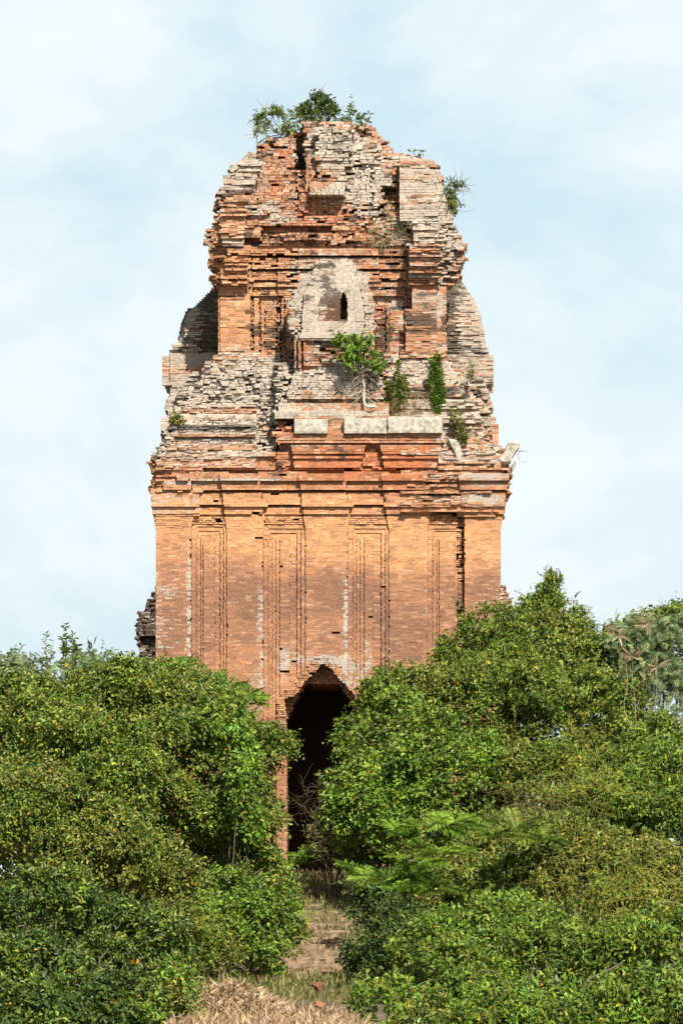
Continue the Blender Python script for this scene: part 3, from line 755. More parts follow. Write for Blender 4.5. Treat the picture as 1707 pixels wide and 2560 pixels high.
def in_lobes(p, L, s=1.0):
    m = np.zeros(len(p), bool)
    for c, r in L: m |= (((p-c)/(r*s))**2).sum(1) < 1
    return m
def bush(name, label, cat, lobes, pal='mid', leaf=.115, asp=.52, dens=1.0, clump=.34, group=None, droop=.25, pals2=None, fill=True, stem_to=None, kind='simple', yellow=.006, twigs=6, rag=.2, lump=1.0, runs=1.0, stems=3):
    """lobes: (px, py, rx, ry, y) ellipsoids in photo pixels at depth y; leaves grow on many clumps over them"""
    L = []
    for (px, py, rx, ry, y) in lobes:
        s = SC(y); L.append((np.array(P3(px, py, y)), np.array((rx*s, min(rx, ry)*s*.9+.1, ry*s))))
    big = L; L = []
    for c, r in big:
        rm = float(np.min(r))
        if rm < .55 or lump <= 0: L.append((c, r)); continue
        L.append((c, r*.80))
        nsub = int(lump*(7+5*min(2.5, rm)))
        for q in rdir(nsub*2):
            if q[1] > .45 or q[2] < -.6: continue
            s_ = rng.uniform(.26, .50)*rm if rm < 1.6 else rng.uniform(.38, .85)
            L.append((c+q*(r-s_*.55)*rng.uniform(.92, 1.08), np.array((s_*rng.uniform(.9, 1.5), s_, s_*rng.uniform(.65, 1.0)))))
    base = np.mean([c for c, r in big], 0); gz = ground_h(base[0], base[1])
    if stem_to is not None: base = np.array(stem_to); gz = base[2]
    root = empty(name, (base[0], base[1], gz)); tag(root, label, cat, group)
    fo = Foliage(); run_stems = []
    for li, (c, r) in enumerate(L):
        area = 4*math.pi*(((r[0]*r[1])**1.6+(r[0]*r[2])**1.6+(r[1]*r[2])**1.6)/3)**(1/1.6)
        k = max(.35, clump/.34)
        nl = 11
        ns = int(dens*area*(2.3 if kind == 'simple' else 2.6)/(nl*leaf*leaf*asp*.62))+6 if kind == 'simple' else int(dens*area*20)
        d = rdir(ns*3)
        keep = rng.random(len(d)) < np.where(d[:, 1] > .35, .25, 1.0)*np.where(d[:, 2] < -.5, .4, 1.0)
        d = d[keep][:ns]
        q0 = c+d*r
        n_a = np.array([mn.noise(Vector(q*.75)) for q in q0]); n_b = np.array([mn.noise(Vector(q*2.1+np.array((9, 0, 0)))) for q in q0])
        hole = n_a*.9+n_b > rng.uniform(-.45, .16, len(d))           # pockets with few leaves
        d, q0, n_a, n_b = d[hole], q0[hole], n_a[hole], n_b[hole]; ns = len(d)
        ext = rag*(1.7*n_a+1.1*n_b)+rng.normal(0, rag*.35, ns)
        cc = c+d*r*(1+ext[:, None]-.05)
        ok = np.ones(ns, bool)
        others = [(a, b) for kk, (a, b) in enumerate(L) if kk != li]
        if others: ok &= ~in_lobes(cc, others, .80)
        if stem_to is None: ok &= cc[:, 2] > np.array([ground_h(q[0], q[1]) for q in cc])-.1
        cc, d, n_a, n_b = cc[ok], d[ok], n_a[ok], n_b[ok]; m = len(cc)
        if m == 0: continue
        out = unit(d/r)
        sl = k*rng.uniform(.22, .62, m)                                  # sprig length
        sdr = unit(out*.75+np.array((0, -.1, .35-droop*.8))+rng.normal(0, .55, (m, 3)))
        if pals2:
            pm = (np.array([mn.noise(Vector(q*.55+np.array((3, 5, 1)))) for q in cc])+rng.normal(0, .22, m)) > .12
        else: pm = np.zeros(m, bool)
        tone = np.exp(rng.normal(0, .22, (m, 1)))*(1+.35*n_b[:, None])
        warm = np.array((1.12, 1.0, .9))**rng.normal(0, 1, (m, 1))
        cid = np.repeat(np.arange(m), nl); t = np.tile(np.linspace(.05, 1, nl), m)+rng.normal(0, .05, m*nl)
        sd = unit(np.cross(sdr, out+rng.normal(0, .4, (m, 3))))[cid]; sgn = np.tile(np.where(np.arange(nl) % 2, 1., -1.), m)[:, None]
        pos = cc[cid]+sdr[cid]*((t-.5)*sl[cid])[:, None]+rng.normal(0, .02+.03*k, (m*nl, 3)); pos[:, 2] -= droop*.3*sl[cid]*t*t
        ax = unit(sdr[cid]*.55+sd*sgn*.8+rng.normal(0, .35, (m*nl, 3))+np.array((0, 0, -droop*.6)))
        nr = unit(out[cid]*.45+np.array((.12, -.2, .8))+rng.normal(0, .45, (m*nl, 3)))
        col = leaf_cols(m*nl, pal, yellow)
        if pm.any(): w2 = pm[cid]; col[w2] = leaf_cols(int(w2.sum()), pals2[0], yellow)
        col = col*(tone*warm)[cid]
        if kind == 'simple':
            ln = leaf*rng.uniform(.55, 1.2, m*nl)*np.repeat(rng.uniform(.75, 1.2, m), nl)
            fo.add(pos, ax, nr, ln, ln*asp*rng.uniform(.8, 1.15, m*nl), col)
        else:
            s3 = slice(0, None, 3)
            add_fronds(fo, pos[s3], ax[s3], nr[s3], leaf*rng.uniform(2.6, 4.4, len(pos[s3])), leaf*.55, col[s3], pairs=9 if kind == 'frond' else 11)
        if fill:
            nf = int(area*24*dens*(.115/leaf))
            d = rdir(nf); pos = c+d*r*rng.uniform(.5, .92, (nf, 1))
            pos = pos[rng.random(nf) < np.where(d[:, 1] > .4, .4, 1.0)]; nf = len(pos)
            ln = leaf*rng.uniform(.9, 1.7, nf)
            fo.add(pos, rdir(nf), rdir(nf), ln, ln*.6, leaf_cols(nf, pal, 0)*.9)
    # long runners that break the outline
    for c, r in big:
        nr_ = int(runs*(3+8*r[0]*r[2])); lr = leaf
        for d in rdir(nr_*2):
            if d[1] > .4 or d[2] < -.35: continue
            a = c+d*r*(.93+.1*rng.random()); g = unit(d+rng.normal(0, .55, 3)+np.array((0, 0, .45)))
            L_ = rng.uniform(.3, .95)*min(1, .4+r.min()*.5); nl_ = int(6+L_*22)
            t = np.linspace(.1, 1, nl_); p = a+g*(t*L_)[:, None]; p[:, 2] -= .35*L_*t*t*rng.uniform(0, 1.6)
            sd = unit(np.cross(g, rng.normal(size=3))); sg = np.where(np.arange(nl_) % 2, 1., -1.)[:, None]
            ln = lr*rng.uniform(.5, 1.15, nl_)*(1.15-.5*t)
            if kind == 'simple': fo.add(p, unit(g*.6+sd*sg+rng.normal(0, .3, (nl_, 3))), np.array((.1, -.3, 1))+rng.normal(0, .4, (nl_, 3)), ln, ln*asp, leaf_cols(nl_, (pals2 or [pal])[0], yellow)*rng.uniform(.8, 1.25))
            else: add_fronds(fo, p[::3], unit(g*.6+sd*sg+rng.normal(0, .3, (nl_, 3)))[::3], np.tile((.1, -.3, 1.), (nl_, 1))[::3], ln[::3]*3.2, leaf*.5, leaf_cols(nl_, pal, 0)[::3], 9)
            run_stems.append((a-g*.1, p))
    fo.link('foliage', M_LEAF, root)
    tb = Tubes()
    for a_, p_ in run_stems: tb.add(np.vstack([a_, p_[::3], p_[-1:]]), .008, .003, (.20, .18, .09), 3)
    b0 = np.array((base[0], base[1], gz-.05))
    for c, r in big:
        for k in range(stems):
            q = c+rdir(1)[0]*r*np.array((.6, .6, .6)); q[1] = max(q[1], c[1]-r[1]*.3)
            tb.add(wander(b0+rng.normal(0, .1, 3)*np.array((1, 1, 0)), q, 9, .18), min(.06, .025*r.max()+.008), .01, (.10, .075, .05))
        for k in range(twigs):
            d = rdir(1)[0]; d[1] = -abs(d[1]); a = c+d*r*.8
            tb.add(wander(a, a+unit(d+rng.normal(0, .7, 3))*rng.uniform(.25, .7), 6, .06), .012, .004, (.26, .22, .14), 4)
    tb.link('stem', M_BARK, root)
    return root

def add_fronds(fo, pos, ax, nr, ln, lw, col, pairs=9, droop=.35):
    """pinnate leaves: pairs of small leaflets along a drooping midrib"""
    n = len(pos); ax = unit(ax); sd = unit(np.cross(ax, nr)); up = np.cross(sd, ax)
    for k in range(pairs):
        t = (k+1.)/(pairs+.5)
        p = pos+ax*(ln*t)[:, None]; p[:, 2] -= droop*ln*t*t
        w_ = ln*.30*math.sin(math.pi*(.12+.83*t))**.7
        for s in (-1, 1):
            a = unit(sd*s+ax*.45-np.array((0, 0, .25*t))+rng.normal(0, .12, (n, 3)))
            fo.add(p, a, up+rng.normal(0, .15, (n, 3)), w_, np.minimum(w_*.42, ln*.75/pairs), col*rng.uniform(.85, 1.15, (n, 1)), .1)
    fo.add(pos, ax-np.array((0, 0, droop*.5)), nr, ln, ln*.02, col*.8, 0)

def sapling(name, label, cat, stems, pal='mid', leaf=.13, asp=.35, r=.014, n_per_m=34, group=None, side=0, col=(.2, .15, .09), kind='simple'):
    """upright shoots: leaves set along each stem; stems are (px0,py0,px1,py1,y)"""
    y = stems[0][4]; root = empty(name, P3(stems[0][0], stems[0][1], y)); tag(root, label, cat, group)
    fo = Foliage(); tb = Tubes()
    for (a, b, c, d, y) in stems:
        p = wander(np.array(P3(a, b, y))*.7+np.array(root.location)*.3, P3(c, d, y-.08), 12, .05); tb.add(np.array([np.array(root.location), p[1]]), r, r, col); tb.add(p, r, r*.3, col)
        L = np.linalg.norm(p[-1]-p[0]); n = max(4, int(L*n_per_m))
        t = rng.uniform(.12, 1, n); q = np.array([[np.interp(tt, np.linspace(0, 1, 12), p[:, k]) for k in range(3)] for tt in t])
        ang = rng.uniform(0, 2*math.pi, n)
        ax = np.stack([np.cos(ang), np.sin(ang), rng.uniform(-.1, .9, n)], 1)
        ln = leaf*rng.uniform(.6, 1.2, n)
        if kind == 'simple': fo.add(q, ax, np.array((0, -.3, 1))+rng.normal(0, .35, (n, 3)), ln, ln*asp, leaf_cols(n, pal, .01))
        else: add_fronds(fo, q, ax, np.array((0, -.4, 1))+rng.normal(0, .3, (n, 3)), ln*3, leaf*.5, leaf_cols(n, pal, .005))
    fo.link('foliage', M_LEAF, root); tb.link('stem', M_BARK, root)
    return root
def fern(name, label, cat, crowns, pal='bright', ln=(.6, 1.0), pairs=16, group=None, lean=(0, -.5, .5), n=9):
    """seedlings with long feathery pinnate leaves: crowns are (px,py,y)"""
    root = empty(name, P3(*crowns[0])); tag(root, label, cat, group); fo = Foliage(); tb = Tubes()
    for (px, py, y) in crowns:
        p = np.array(P3(px, py, y)); tb.add(wander(np.array(root.location)-np.array((0, 0, .6)), p, 6, .03), .012, .006, (.16, .14, .07))
        ang = rng.uniform(0, 2*math.pi, n)
        ax = np.stack([np.cos(ang), np.sin(ang)*.7-.3, rng.uniform(.05, .8, n)], 1)
        l = rng.uniform(*ln, n)
        add_fronds(fo, np.tile(p, (n, 1))+rng.normal(0, .04, (n, 3)), ax, np.array((0, -.5, 1))+rng.normal(0, .2, (n, 3)), l, .06, leaf_cols(n, pal, 0), pairs)
    fo.link('foliage', M_LEAF, root); tb.link('stem', M_BARK, root)
    return root
def tangle(name, label, cat, blobs, col, n=260, r=.007, ln=(.5, 1.3), leafy=None):
    """a web of thin bare stems over an ellipsoid"""
    c0 = P3(blobs[0][0], blobs[0][1], blobs[0][4]); root = empty(name, c0); tag(root, label, cat)
    tb = Tubes()
    for (px, py, rx, ry, y) in blobs:
        s = SC(y); c = np.array(P3(px, py, y)); rr = np.array((rx*s, .5*min(rx, ry)*s, ry*s))
        for k in range(n):
            d = rdir(1)[0]; d[1] = -abs(d[1]); a = c+d*rr*rng.uniform(.8, 1.05)
            b = a+unit(rng.normal(size=3)*np.array((1, .3, .8)))*rng.uniform(*ln)
            tb.add(wander(a, b, 8, .12, rng.uniform(-.05, .2)), r, r*.6, np.array(col)*rng.uniform(.6, 1.25), 3)
    tb.link('stem', M_DRY, root)
    return root

G1, G2 = 'bushes left of the path', 'bushes right of the path'
# --- left of the path
bush('bush', 'large rounded vine-covered bush left of the tower door', 'bush',
     [(470, 1960, 225, 250, -19), (330, 1890, 200, 215, -20), (540, 1890, 115, 160, -18), (180, 1990, 220, 230, -22), (586, 2040, 50, 120, -17), (420, 1760, 150, 90, -17.5), (60, 1850, 140, 160, -20), (500, 2210, 170, 170, -18), (250, 2260, 220, 180, -21), (590, 2180, 48, 95, -17)],
     'mid', .125, .55, group=G1, pals2=['olive'], yellow=.012)
bush('vine', 'bright green creeper hanging down the right flank of the large left bush', 'creeper',
     [(608, 1950, 38, 105, -21.5), (580, 1850, 44, 58, -21), (560, 1790, 50, 42, -21), (632, 2040, 22, 70, -21.3)], 'bright', .14, .55, clump=.24, droop=.8, group=G1, fill=False, stems=1, twigs=2)
bush('acacia_tree', 'feathery grey-green acacia at the upper left edge of the picture', 'tree',
     [(60, 1730, 90, 80, -14), (180, 1720, 90, 70, -14.5), (20, 1680, 60, 50, -13), (240, 1690, 60, 55, -13.5)], 'grey', .09, group=G1, kind='frond', pals2=['mid'], clump=.36)
bush('bush', 'low round bush on the skyline below the dark rear tower', 'bush',
     [(330, 1725, 90, 60, -12), (440, 1700, 60, 50, -11), (390, 1710, 60, 50, -11.5), (540, 1740, 55, 45, -11)], 'bright', .11, group=G1, pals2=['olive'])
bush('bush', 'sunlit yellow-green bush at the left picture edge halfway down', 'bush',
     [(70, 2080, 150, 150, -30), (230, 2130, 140, 130, -30), (350, 2180, 120, 110, -29), (30, 2190, 110, 120, -27)], 'olive', .12, group=G1, pals2=['mid'], yellow=.015)
bush('bush', 'deep green shaded bush in the lower left corner', 'bush',
     [(110, 2330, 190, 150, -42), (300, 2390, 150, 140, -41), (60, 2500, 190, 150, -50), (240, 2560, 150, 130, -58), (60, 2580, 160, 110, -59)], 'dark', .135, group=G1, dens=.8, pals2=['mid'])  # dark leaf colours stand in for the shade over this bush
bush('shrub', 'light green leafy shrub at the bottom beside the straw heap', 'shrub',
     [(430, 2480, 60, 70, -56), (370, 2550, 90, 80, -58), (470, 2560, 34, 55, -58)], 'bright', .115, .5, clump=.26, group=G1, pals2=['olive'])
bush('shrub', 'low leafy shrub crowding the left side of the steps', 'shrub',
     [(640, 2290, 95, 85, -22), (540, 2330, 110, 90, -23), (690, 2250, 60, 50, -20.5), (590, 2240, 80, 80, -21.5), (720, 2330, 34, 30, -22), (690, 2390, 46, 40, -23)], 'mid', .115, .55, clump=.28, group=G1, pals2=['bright'])
bush('shrub', 'pale yellow-green undergrowth in front of the large left bush', 'shrub',
     [(470, 2360, 90, 80, -28), (400, 2300, 90, 80, -29), (560, 2395, 60, 45, -26)], 'olive', .1, .45, clump=.26, group=G1, pals2=['bright'])
sapling('sapling', 'dark pointed sapling rising above the left bushes', 'sapling', [(172, 1700, 165, 1560, -12), (172, 1700, 200, 1610, -12), (165, 1690, 158, 1590, -12), (180, 1700, 215, 1645, -12), (168, 1700, 182, 1585, -12)], 'mid', .17, .42, n_per_m=60)
sapling('sapling', 'pale wispy sapling left of the dark pointed one', 'sapling', [(128, 1720, 118, 1580, -12.5), (128, 1700, 135, 1600, -12.5), (126, 1700, 108, 1620, -12.5)], 'grey', .14, .3, n_per_m=38)
sapling('sapling', 'thin drooping sapling on the skyline nearest the rear tower', 'sapling', [(262, 1700, 290, 1620, -12), (262, 1690, 305, 1640, -12), (268, 1690, 275, 1625, -12)], 'grey', .17, .2, n_per_m=26)
sapling('sapling', 'bare-topped twiggy sapling at the far left skyline', 'sapling', [(40, 1700, 55, 1612, -12), (40, 1690, 20, 1640, -12), (45, 1690, 80, 1630, -12)], 'dull', .14, .3, n_per_m=20)
fern('fern_shrub', 'yellow-green feathery spray reaching across the tower wall from the left bush', 'shrub', [(520, 1745, -14), (590, 1760, -14), (550, 1735, -14.2), (450, 1680, -14)], 'bright', (.6, 1.1), 14, n=8)
# --- right of the path
bush('bush', 'tall pointed bush right of the tower, highest of all the bushes', 'bush',
     [(1378, 1545, 66, 95, -7.5), (1300, 1650, 130, 130, -8.5), (1425, 1690, 105, 130, -8.5), (1230, 1760, 160, 130, -10.5), (1400, 1830, 190, 170, -11.5), (1180, 1640, 70, 60, -7), (1090, 1740, 90, 70, -8.5), (1500, 1820, 110, 150, -11.5), (1285, 1600, 50, 58, -7), (1380, 2020, 200, 170, -12.5), (1560, 2000, 120, 190, -11.5), (1370, 1990, 120, 130, -14), (1480, 2080, 120, 120, -15), (1560, 1920, 80, 100, -13)],
     'mid', .12, .5, group=G2, pals2=['olive'], yellow=.008, rag=.24)
bush('bush', 'round-leaved bush overhanging the right side of the dark doorway', 'bush',
     [(1000, 1870, 100, 120, -11), (930, 2000, 100, 110, -12.5), (1100, 1930, 150, 140, -14), (1030, 2060, 120, 105, -15), (955, 1750, 55, 60, -8), (885, 1850, 40, 55, -9), (1000, 1705, 70, 35, -8), (960, 2140, 92, 110, -9.5), (1130, 2150, 130, 130, -13)],
     'mid', .125, .62, group=G2, pals2=['bright'], yellow=.006)
sapling('sapling', 'dark leafy shoot leaning against the right wall above the bush', 'sapling', [(1165, 1630, 1135, 1495, -7), (1172, 1640, 1150, 1520, -7), (1160, 1620, 1150, 1540, -7), (1168, 1650, 1102, 1590, -7)], 'dark', .15, .4, n_per_m=70)
bush('acacia_tree', 'soft feathery acacia at the right picture edge', 'tree',
     [(1620, 1660, 90, 95, -10), (1690, 1620, 90, 80, -10), (1660, 1780, 80, 130, -11), (1590, 1600, 50, 50, -9.5)], 'grey', .085, group=G2, kind='feather', clump=.4)
bush('tree', 'distant leafy tree in the upper right behind the feathery acacia', 'tree', [(1680, 1560, 60, 45, 4), (1610, 1590, 60, 45, 4), (1540, 1620, 50, 50, 3)], 'mid', .13, group=G2)
bush('bush', 'tangled bush at the right edge below the acacia', 'bush', [(1640, 1960, 130, 120, -25), (1540, 2020, 110, 100, -26), (1690, 2080, 90, 120, -27), (1660, 1860, 90, 70, -16)], 'mid', .12, .45, group=G2, pals2=['bright'])
bush('bush', 'broad sunny bush in the right middle under the golden vines', 'bush', [(1300, 2150, 170, 130, -29), (1450, 2200, 190, 140, -31), (1620, 2240, 150, 140, -32), (1160, 2220, 130, 110, -30)], 'olive', .115, .48, group=G2, pals2=['mid'])
bush('bush', 'large shaded bush filling the lower right corner', 'bush', [(1230, 2400, 190, 150, -40), (1450, 2440, 210, 160, -42), (1640, 2420, 150, 160, -43), (1120, 2480, 130, 110, -46), (1330, 2560, 250, 120, -57), (1600, 2570, 200, 120, -58)], 'mid', .13, .42, group=G2, pals2=['bright'])
bush('shrub', 'light green shrub right of the straw at the bottom of the picture', 'shrub', [(970, 2510, 70, 75, -57), (1060, 2560, 100, 70, -58), (910, 2570, 45, 45, -58)], 'bright', .115, .45, clump=.26, group=G2, pals2=['olive'])
bush('shrub', 'dark shrub crowding the right side of the steps', 'shrub', [(960, 2280, 80, 90, -22), (945, 2400, 66, 60, -25), (1040, 2330, 100, 100, -27), (1010, 2390, 90, 120, -35), (890, 2220, 30, 45, -18)], 'dark', .11, .5, clump=.28, group=G2)
tangle('golden_vine', 'golden leafless dodder vine spread over the bushes right of centre', 'vine', [(1450, 1950, 110, 60, -27.5)], (.34, .33, .06), 110, .005)
tangle('golden_vine', 'golden leafless dodder vine over the sunny bush lower right', 'vine', [(1500, 2180, 170, 75, -36), (1620, 2230, 120, 60, -37)], (.32, .30, .055), 110, .005)
tangle('dry_vine', 'brown dry creeper twigs hanging in front of the doorway', 'vine', [(800, 1995, 60, 40, -10), (1330, 2030, 80, 50, -30)], (.20, .15, .08), 60, .005)
bush('shrub', 'small brownish shrub half hiding the lower doorway', 'shrub', [(830, 2100, 45, 75, -9), (860, 2040, 40, 70, -9.5)], 'dull', .085, .5, dens=.45, clump=.3, group=G2, fill=False, rag=.5)
fern('fern_shrub', 'bright feathery seedlings with flat fronds right of the steps', 'shrub', [(1000, 2100, -34), (1060, 2070, -34), (1100, 2130, -34.5), (960, 2200, -34.5), (1040, 2170, -35), (1130, 2060, -34), (920, 2190, -34), (1000, 2230, -35), (1080, 2210, -35)], 'bright', (.6, 1.05), 18, n=10)
fern('fern_shrub', 'single small feathery seedling growing at the foot of the doorway', 'seedling', [(735, 2160, -4), (750, 2140, -4.2)], 'bright', (.5, .8), 14, n=8)
fern('fern_shrub', 'dull green feathery fronds in the middle of the right bushes', 'shrub', [(1290, 2075, -33), (1250, 2095, -33), (1350, 2100, -33)], 'mid', (.6, 1.0), 18, n=8)
sapling('sapling', 'upright shoot of paired oval leaves above the bright seedlings', 'sapling', [(1035, 2150, 1055, 2030, -35.5), (1020, 2160, 1000, 2090, -35.5)], 'olive', .15, .5, n_per_m=24)

# dead stalks standing in the acacia
dt = empty('dead_stalks', P3(1610, 1900, -15)); tag(dt, 'dead brown palm-like stalks standing in the right acacia', 'dead plant')
tb = Tubes()
for (a, b, c, d) in ((1590, 1950, 1580, 1640), (1650, 1880, 1640, 1670), (1612, 1580, 1618, 1530), (1618, 1545, 1590, 1510), (1618, 1545, 1655, 1500), (1655, 1520, 1652, 1490), (1620, 1560, 1600, 1530), (1640, 1860, 1690, 1780), (1560, 1780, 1555, 1560)):
    st = np.array(P3(a, b, -15))
    if b > 1700: tb.add(np.array([dt.location, st]), .02, .02, (.28, .22, .15), 5)
    tb.add(wander(st, P3(c, d, -15), 9, .08), .014, .005, (.30, .23, .16), 5)
tb.link('stem', M_BARK, dt)
fo = Foliage()
for (px, py) in ((1640, 1668), (1578, 1640), (1618, 1560), (1530, 1570), (1545, 1590)):
    n = 14; p = np.tile(np.array(P3(px, py, -15.2)), (n, 1)); ang = rng.uniform(0, 6.28, n)
    fo.add(p, np.stack([np.cos(ang), -.3+0*ang, rng.uniform(-.7, .8, n)], 1), rdir(n), rng.uniform(.25, .5, n), np.full(n, .035), np.tile((.40, .31, .19), (n, 1))*rng.uniform(.4, 1.2, (n, 1)))
fo.link('dry_leaves', M_DRY, dt)

# ------------------------------------------------------------------ plants on the tower
def ledge(name, label, cat, *a, **k): return bush(name, label, cat, *a, **k)
yT = 3.1
bush('shrub', 'loose light green shrub hanging over the top left of the tower', 'shrub', [(690, 302, 40, 20, 3.0), (660, 328, 20, 30, 2.9), (720, 302, 34, 18, 3.2), (675, 288, 22, 16, 3.0)], 'mid', .14, .42, dens=.42, clump=.26, fill=False, stem_to=P3(705, 335, 3.3), twigs=8, rag=.5, runs=1)
bush('shrub', 'dense dark green shrub on the very top of the tower', 'shrub', [(803, 290, 36, 26, 3.4), (800, 270, 27, 20, 3.4), (835, 280, 14, 14, 3.4), (798, 250, 8, 14, 3.4)], 'dark', .14, .45, dens=1.0, clump=.24, fill=True, stem_to=P3(805, 318, 3.6), twigs=6, rag=.35, runs=.7)
sapling('dry_plant', 'pale grey-green dry plant beside the dense top shrub', 'plant', [(860, 315, 850, 285, 3.1), (866, 315, 872, 275, 3.1), (874, 315, 862, 290, 3.1), (880, 315, 885, 285, 3.1), (850, 318, 838, 295, 3.1), (872, 318, 876, 232, 3.1)], 'grey', .16, .4, n_per_m=40, r=.01, col=(.35, .32, .22))
sapling('cactus_plant', 'small upright prickly plant at the right of the tower top', 'plant', [(892, 312, 884, 282, 3.1), (900, 312, 905, 280, 3.1), (915, 316, 925, 288, 3.1), (905, 314, 896, 292, 3.1), (921, 320, 918, 296, 3.1)], 'grey', .2, .55, n_per_m=22, r=.02, col=(.25, .25, .17))
sapling('cactus_plant', 'tiny grey plant on the right shoulder of the ruined crown', 'plant', [(1042, 398, 1040, 376, 2.6), (1046, 398, 1054, 382, 2.6), (1036, 396, 1022, 380, 2.6), (1048, 398, 1060, 388, 2.6)], 'grey', .16, .5, n_per_m=18, r=.014, col=(.3, .28, .2))
bush('shrub', 'thin airy shrub sticking out of the right edge of the crown', 'shrub', [(1130, 470, 24, 12, 2.4), (1117, 490, 12, 16, 2.3), (1150, 460, 10, 8, 2.4)], 'dark', .10, .4, dens=.16, clump=.24, fill=False, stem_to=P3(1108, 515, 2.3), twigs=12, rag=.5)
bush('shrub', 'tiny yellowish tuft below the airy shrub on the crown edge', 'shrub', [(1132, 512, 13, 17, 2.2), (1138, 530, 9, 12, 2.2)], 'olive', .1, .5, dens=.9, clump=.16, stem_to=P3(1122, 520, 2.3), twigs=2)
# the little ledge tree with white roots
lt = bush('ledge_tree', 'small bushy tree with pale trunk growing in front of the niche', 'tree', [(895, 878, 36, 28, -.25), (858, 854, 18, 12, -.3), (930, 908, 16, 22, -.2), (880, 900, 24, 16, -.3), (905, 860, 24, 16, -.25)], 'bright', .16, .42, dens=1.5, clump=.22, runs=1.0, stem_to=P3(908, 930, -.2), droop=.5, twigs=2, rag=.5)
tb = Tubes()
tb.add(np.array([P3(905, 895, -.25), P3(906, 930, -.2), P3(910, 965, -.1), P3(909, 1000, -.12), P3(913, 1014, -.2), P3(925, 1017, -.22), P3(938, 1016, -.2)]), .035, .05, (.50, .44, .36), 7)
for k in range(22):
    a = P3(905+rng.uniform(-6, 6), rng.uniform(915, 985), -.15); b = P3(a.x*0+905+rng.choice((-1, 1))*rng.uniform(10, 62), min(1014, 960+rng.uniform(0, 60)), -.1+rng.uniform(-.1, .1))
    tb.add(wander(a, b, 9, .06), .012, .006, np.array((.44, .37, .28))*rng.uniform(.7, 1.1), 4)
for k in range(10):
    tb.add(wander(P3(906, 930, -.2), P3(rng.uniform(850, 945), rng.uniform(870, 910), -.25), 8, .06), .014, .006, (.42, .36, .27), 4)
tb.link('root', M_BARK, lt)
def shoots(x0, x1, yb, tops, y, rngs=6):
    return [(x0+(x1-x0)*rng.random(), yb+rng.uniform(-4, 2), tx+rng.uniform(-5, 5), ty+rng.uniform(-8, 8), y+rng.uniform(-.12, .12)) for tx, ty in tops for _ in range(rngs)]
sapling('shrub', 'upright leafy shrub left of its taller twin on the granite ledge', 'shrub', shoots(975, 1010, 1040, ((965, 950), (985, 935), (1000, 960), (1012, 940), (1018, 985), (995, 900), (970, 1000)), .45, 5), 'mid', .15, .34, n_per_m=34, col=(.3, .26, .14))
sapling('shrub', 'tall dense leafy shrub above the right granite block', 'shrub', shoots(1078, 1102, 1042, ((1078, 940), (1090, 885), (1100, 930), (1108, 955), (1085, 980), (1106, 1000), (1082, 905)), .45, 6), 'bright', .16, .34, n_per_m=42)
sapling('shrub', 'thin leafy shoots trailing beside the right end of the granite ledge', 'shrub', shoots(1150, 1165, 1118, ((1150, 1035), (1158, 1065), (1165, 1090), (1145, 1050)), -.15, 4)+shoots(1120, 1140, 1060, ((1125, 1015), (1135, 1030)), .3, 3), 'olive', .15, .3, n_per_m=30)
sapling('weed', 'light green weed stem on the right gable', 'weed', shoots(1172, 1178, 960, ((1172, 900), (1182, 915)), .9, 3), 'grey', .14, .3, n_per_m=22)
bush('weed', 'little green tuft on the rubble slope at the tower left', 'weed', [(443, 1054, 9, 12, .5)], 'olive', .11, .4, dens=.8, clump=.16, stem_to=P3(445, 1066, .6), fill=False, twigs=1)
sapling('weed', 'grey weeds on the far left corner of the cornice', 'weed', [(398, 1150, 392, 1118, .1), (402, 1150, 398, 1125, .1), (392, 1155, 380, 1130, .1)], 'grey', .14, .25, n_per_m=24, r=.008)
sapling('weed', 'bare dark twig sticking out behind the carved corner stone', 'weed', [(1296, 1128, 1318, 1132, .1), (1296, 1130, 1305, 1120, .1), (1290, 1140, 1312, 1154, .1)], 'dark', .05, .5, n_per_m=16, r=.008)
tangle('dry_grass', 'dry straw-coloured grass clump on the right of the crown base', 'grass clump', [(1000, 570, 66, 56, 1.75), (945, 590, 40, 24, 1.75)], (.50, .42, .25), 70, .005, (.2, .6))
tangle('dry_grass', 'dry yellow stalks behind the two ledge shrubs', 'grass clump', [(1030, 1015, 60, 26, .35)], (.42, .31, .16), 110, .006, (.25, .6))

# ------------------------------------------------------------------ straw, grass, loose bricks
def blades(name, pts, hmin, hmax, wmin, wmax, pal, lean, mat, label, cat, kind='stuff'):
    n = len(pts); fo = Foliage()
    ax = unit(rng.normal(0, lean, (n, 3))*np.array((1, 1, .35 if lean > 1 else 1))+np.array((0, 0, .55 if lean > 1 else 1)))
    ln = rng.uniform(hmin, hmax, n)
    c = np.array(pal)[rng.integers(0, len(pal), n)]*rng.uniform(.65, 1.2, (n, 1))
    fo.add(pts, ax, rdir(n), ln, rng.uniform(wmin, wmax, n), c, .1)
    o = fo.link(name, mat); tag(o, label, cat, kind=kind); return o
def scatter(n, x0, x1, y0, y1, test=None):
    x = rng.uniform(x0, x1, n); y = rng.uniform(y0, y1, n)
    if test is not None:
        k = np.array([test(a, b) for a, b in zip(x, y)]); x, y = x[k], y[k]
    return np.stack([x, y, [ground_h(a, b) for a, b in zip(x, y)]], 1)
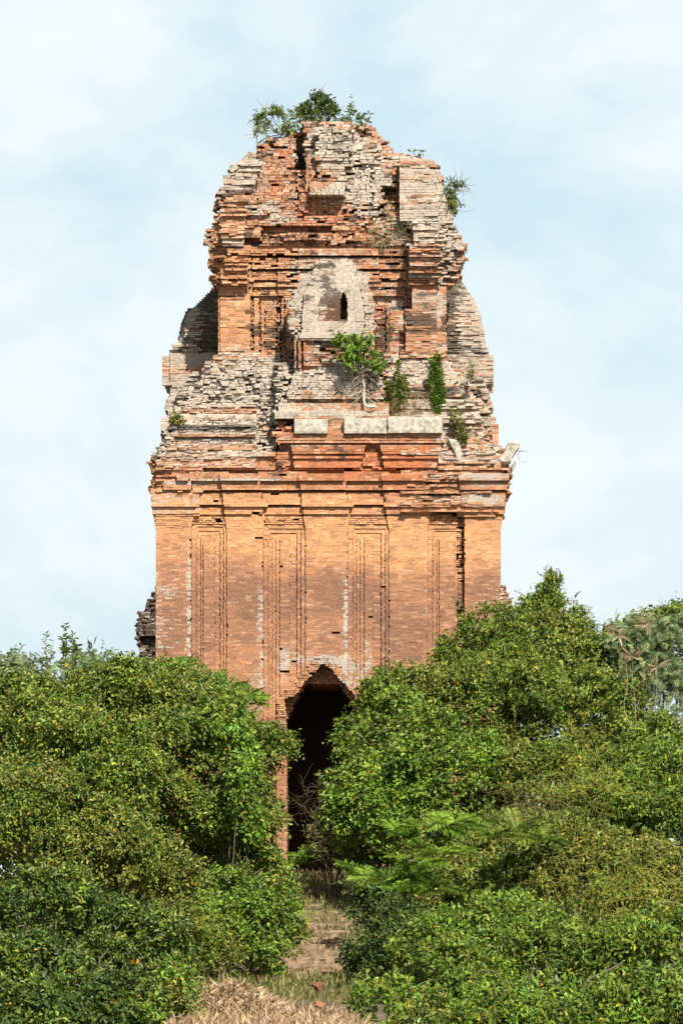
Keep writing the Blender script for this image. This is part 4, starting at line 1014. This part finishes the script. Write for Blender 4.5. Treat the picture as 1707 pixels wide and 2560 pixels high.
# straw: a low heap of flattened dry bamboo leaves at the front
sy = -56.0
def heap_h(x, y):
    return .62*math.exp(-((x-PX(560, sy))/1.0)**2-((y-sy-1.5)/1.6)**2)+.16*math.exp(-((x-PX(720, sy))/1.4)**2-((y-sy+.6)/2.0)**2)
p = scatter(26000, PX(455, sy), PX(905, sy), sy-7, sy+5, lambda a, b: (b-sy) < 4.2-1.6*max(0, (a-PX(620, sy)))+.4*mn.noise(Vector((a*2, b*2, 0))) and a > PX(480, sy)-.2+.3*mn.noise(Vector((b, 0, 0))))
p[:, 2] += [heap_h(a, b)+rng.uniform(-.02, .06) for a, b, _ in p]
blades('straw', p, .12, .38, .015, .034, ((.42, .29, .17), (.52, .38, .24), (.33, .22, .125), (.45, .33, .21)), 1.7, M_DRY, 'heap of dry pale straw and bamboo leaves at the bottom centre', 'straw')
xs_ = np.arange(PX(470, sy), PX(900, sy), .12); ys_ = np.arange(sy-7, sy+5, .15)
V = [(x, y, ground_h(x, y)+heap_h(x, y)-.02) for y in ys_ for x in xs_]; nx = len(xs_)
F = [(j*nx+i, j*nx+i+1, (j+1)*nx+i+1, (j+1)*nx+i) for j in range(len(ys_)-1) for i in range(nx-1)]
strawb = link_mesh('straw_bed', np_mesh('straw_bed', V, F, smooth=True), stone_material('straw_bed', (.36, .26, .16), (.16, .11, .06), 7)); tag(strawb, 'matted brown litter under the straw', 'litter', kind='stuff')
GP = ((.20, .19, .065), (.13, .16, .04), (.30, .25, .11), (.10, .13, .03))
p = scatter(9000, -4.6, 3.6, -42, -1, lambda a, b: abs(a+.6) > (.85 if -19.6 < b < -12.4 else 0)+.35*mn.noise(Vector((a, b, 0))))
blades('grass', p, .12, .45, .01, .022, GP, .45, M_DRY, 'wild green and tan grass along the path', 'grass')
p = scatter(5000, -3.4, 2.6, -12.4, -.5)
blades('dry_grass', p, .1, .35, .01, .02, ((.40, .31, .17), (.33, .25, .13), (.24, .21, .08)), .6, M_DRY, 'dry tan grass on the landing before the doorway', 'grass')
p = scatter(1400, -1.9, .6, -19.2, -12.6)
p[:, 2] += .02
blades('step_grass', p+np.array((0, 0, .0)), .1, .36, .01, .02, GP, .5, M_DRY, 'tufts of grass growing between the steps', 'grass')
def loose(px, py, y, s, label, seed, col):
    b = BoxBin(); r = random.Random(seed)
    c = P3(px, py, y); d = BoxBin()
    d.add(-.16*s, .16*s, -.1*s, .1*s, -.06*s, .06*s, np.array(col), .1, .1, r, .02)
    me = d.mesh('loose_brick'); o = link_mesh('loose_brick', me, M_BRICK); o.location = c; o.rotation_euler = (r.uniform(-.4, .4), r.uniform(-.4, .4), r.uniform(0, 3))
    tag(o, label, 'brick', 'loose bricks on the ground')
for k, (px, py, lb) in enumerate(((676, 2150, 'broken orange brick topmost of the pile left of the doorway'), (660, 2163, 'broken orange brick leftmost in the pile left of the doorway'), (690, 2172, 'broken orange brick lowest right in the pile left of the doorway'), (672, 2182, 'broken orange brick lowest in the pile left of the doorway'), (688, 2158, 'broken orange brick nearest the wall in the pile left of the doorway'))):
    loose(px, py, -5+.2*k, 1.2, lb, k, (.55, .30, .16))
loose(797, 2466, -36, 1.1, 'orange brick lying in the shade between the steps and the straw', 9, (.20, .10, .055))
loose(795, 2516, -47, 1.0, 'small reddish brick at the far edge of the straw', 10, (.26, .125, .065))
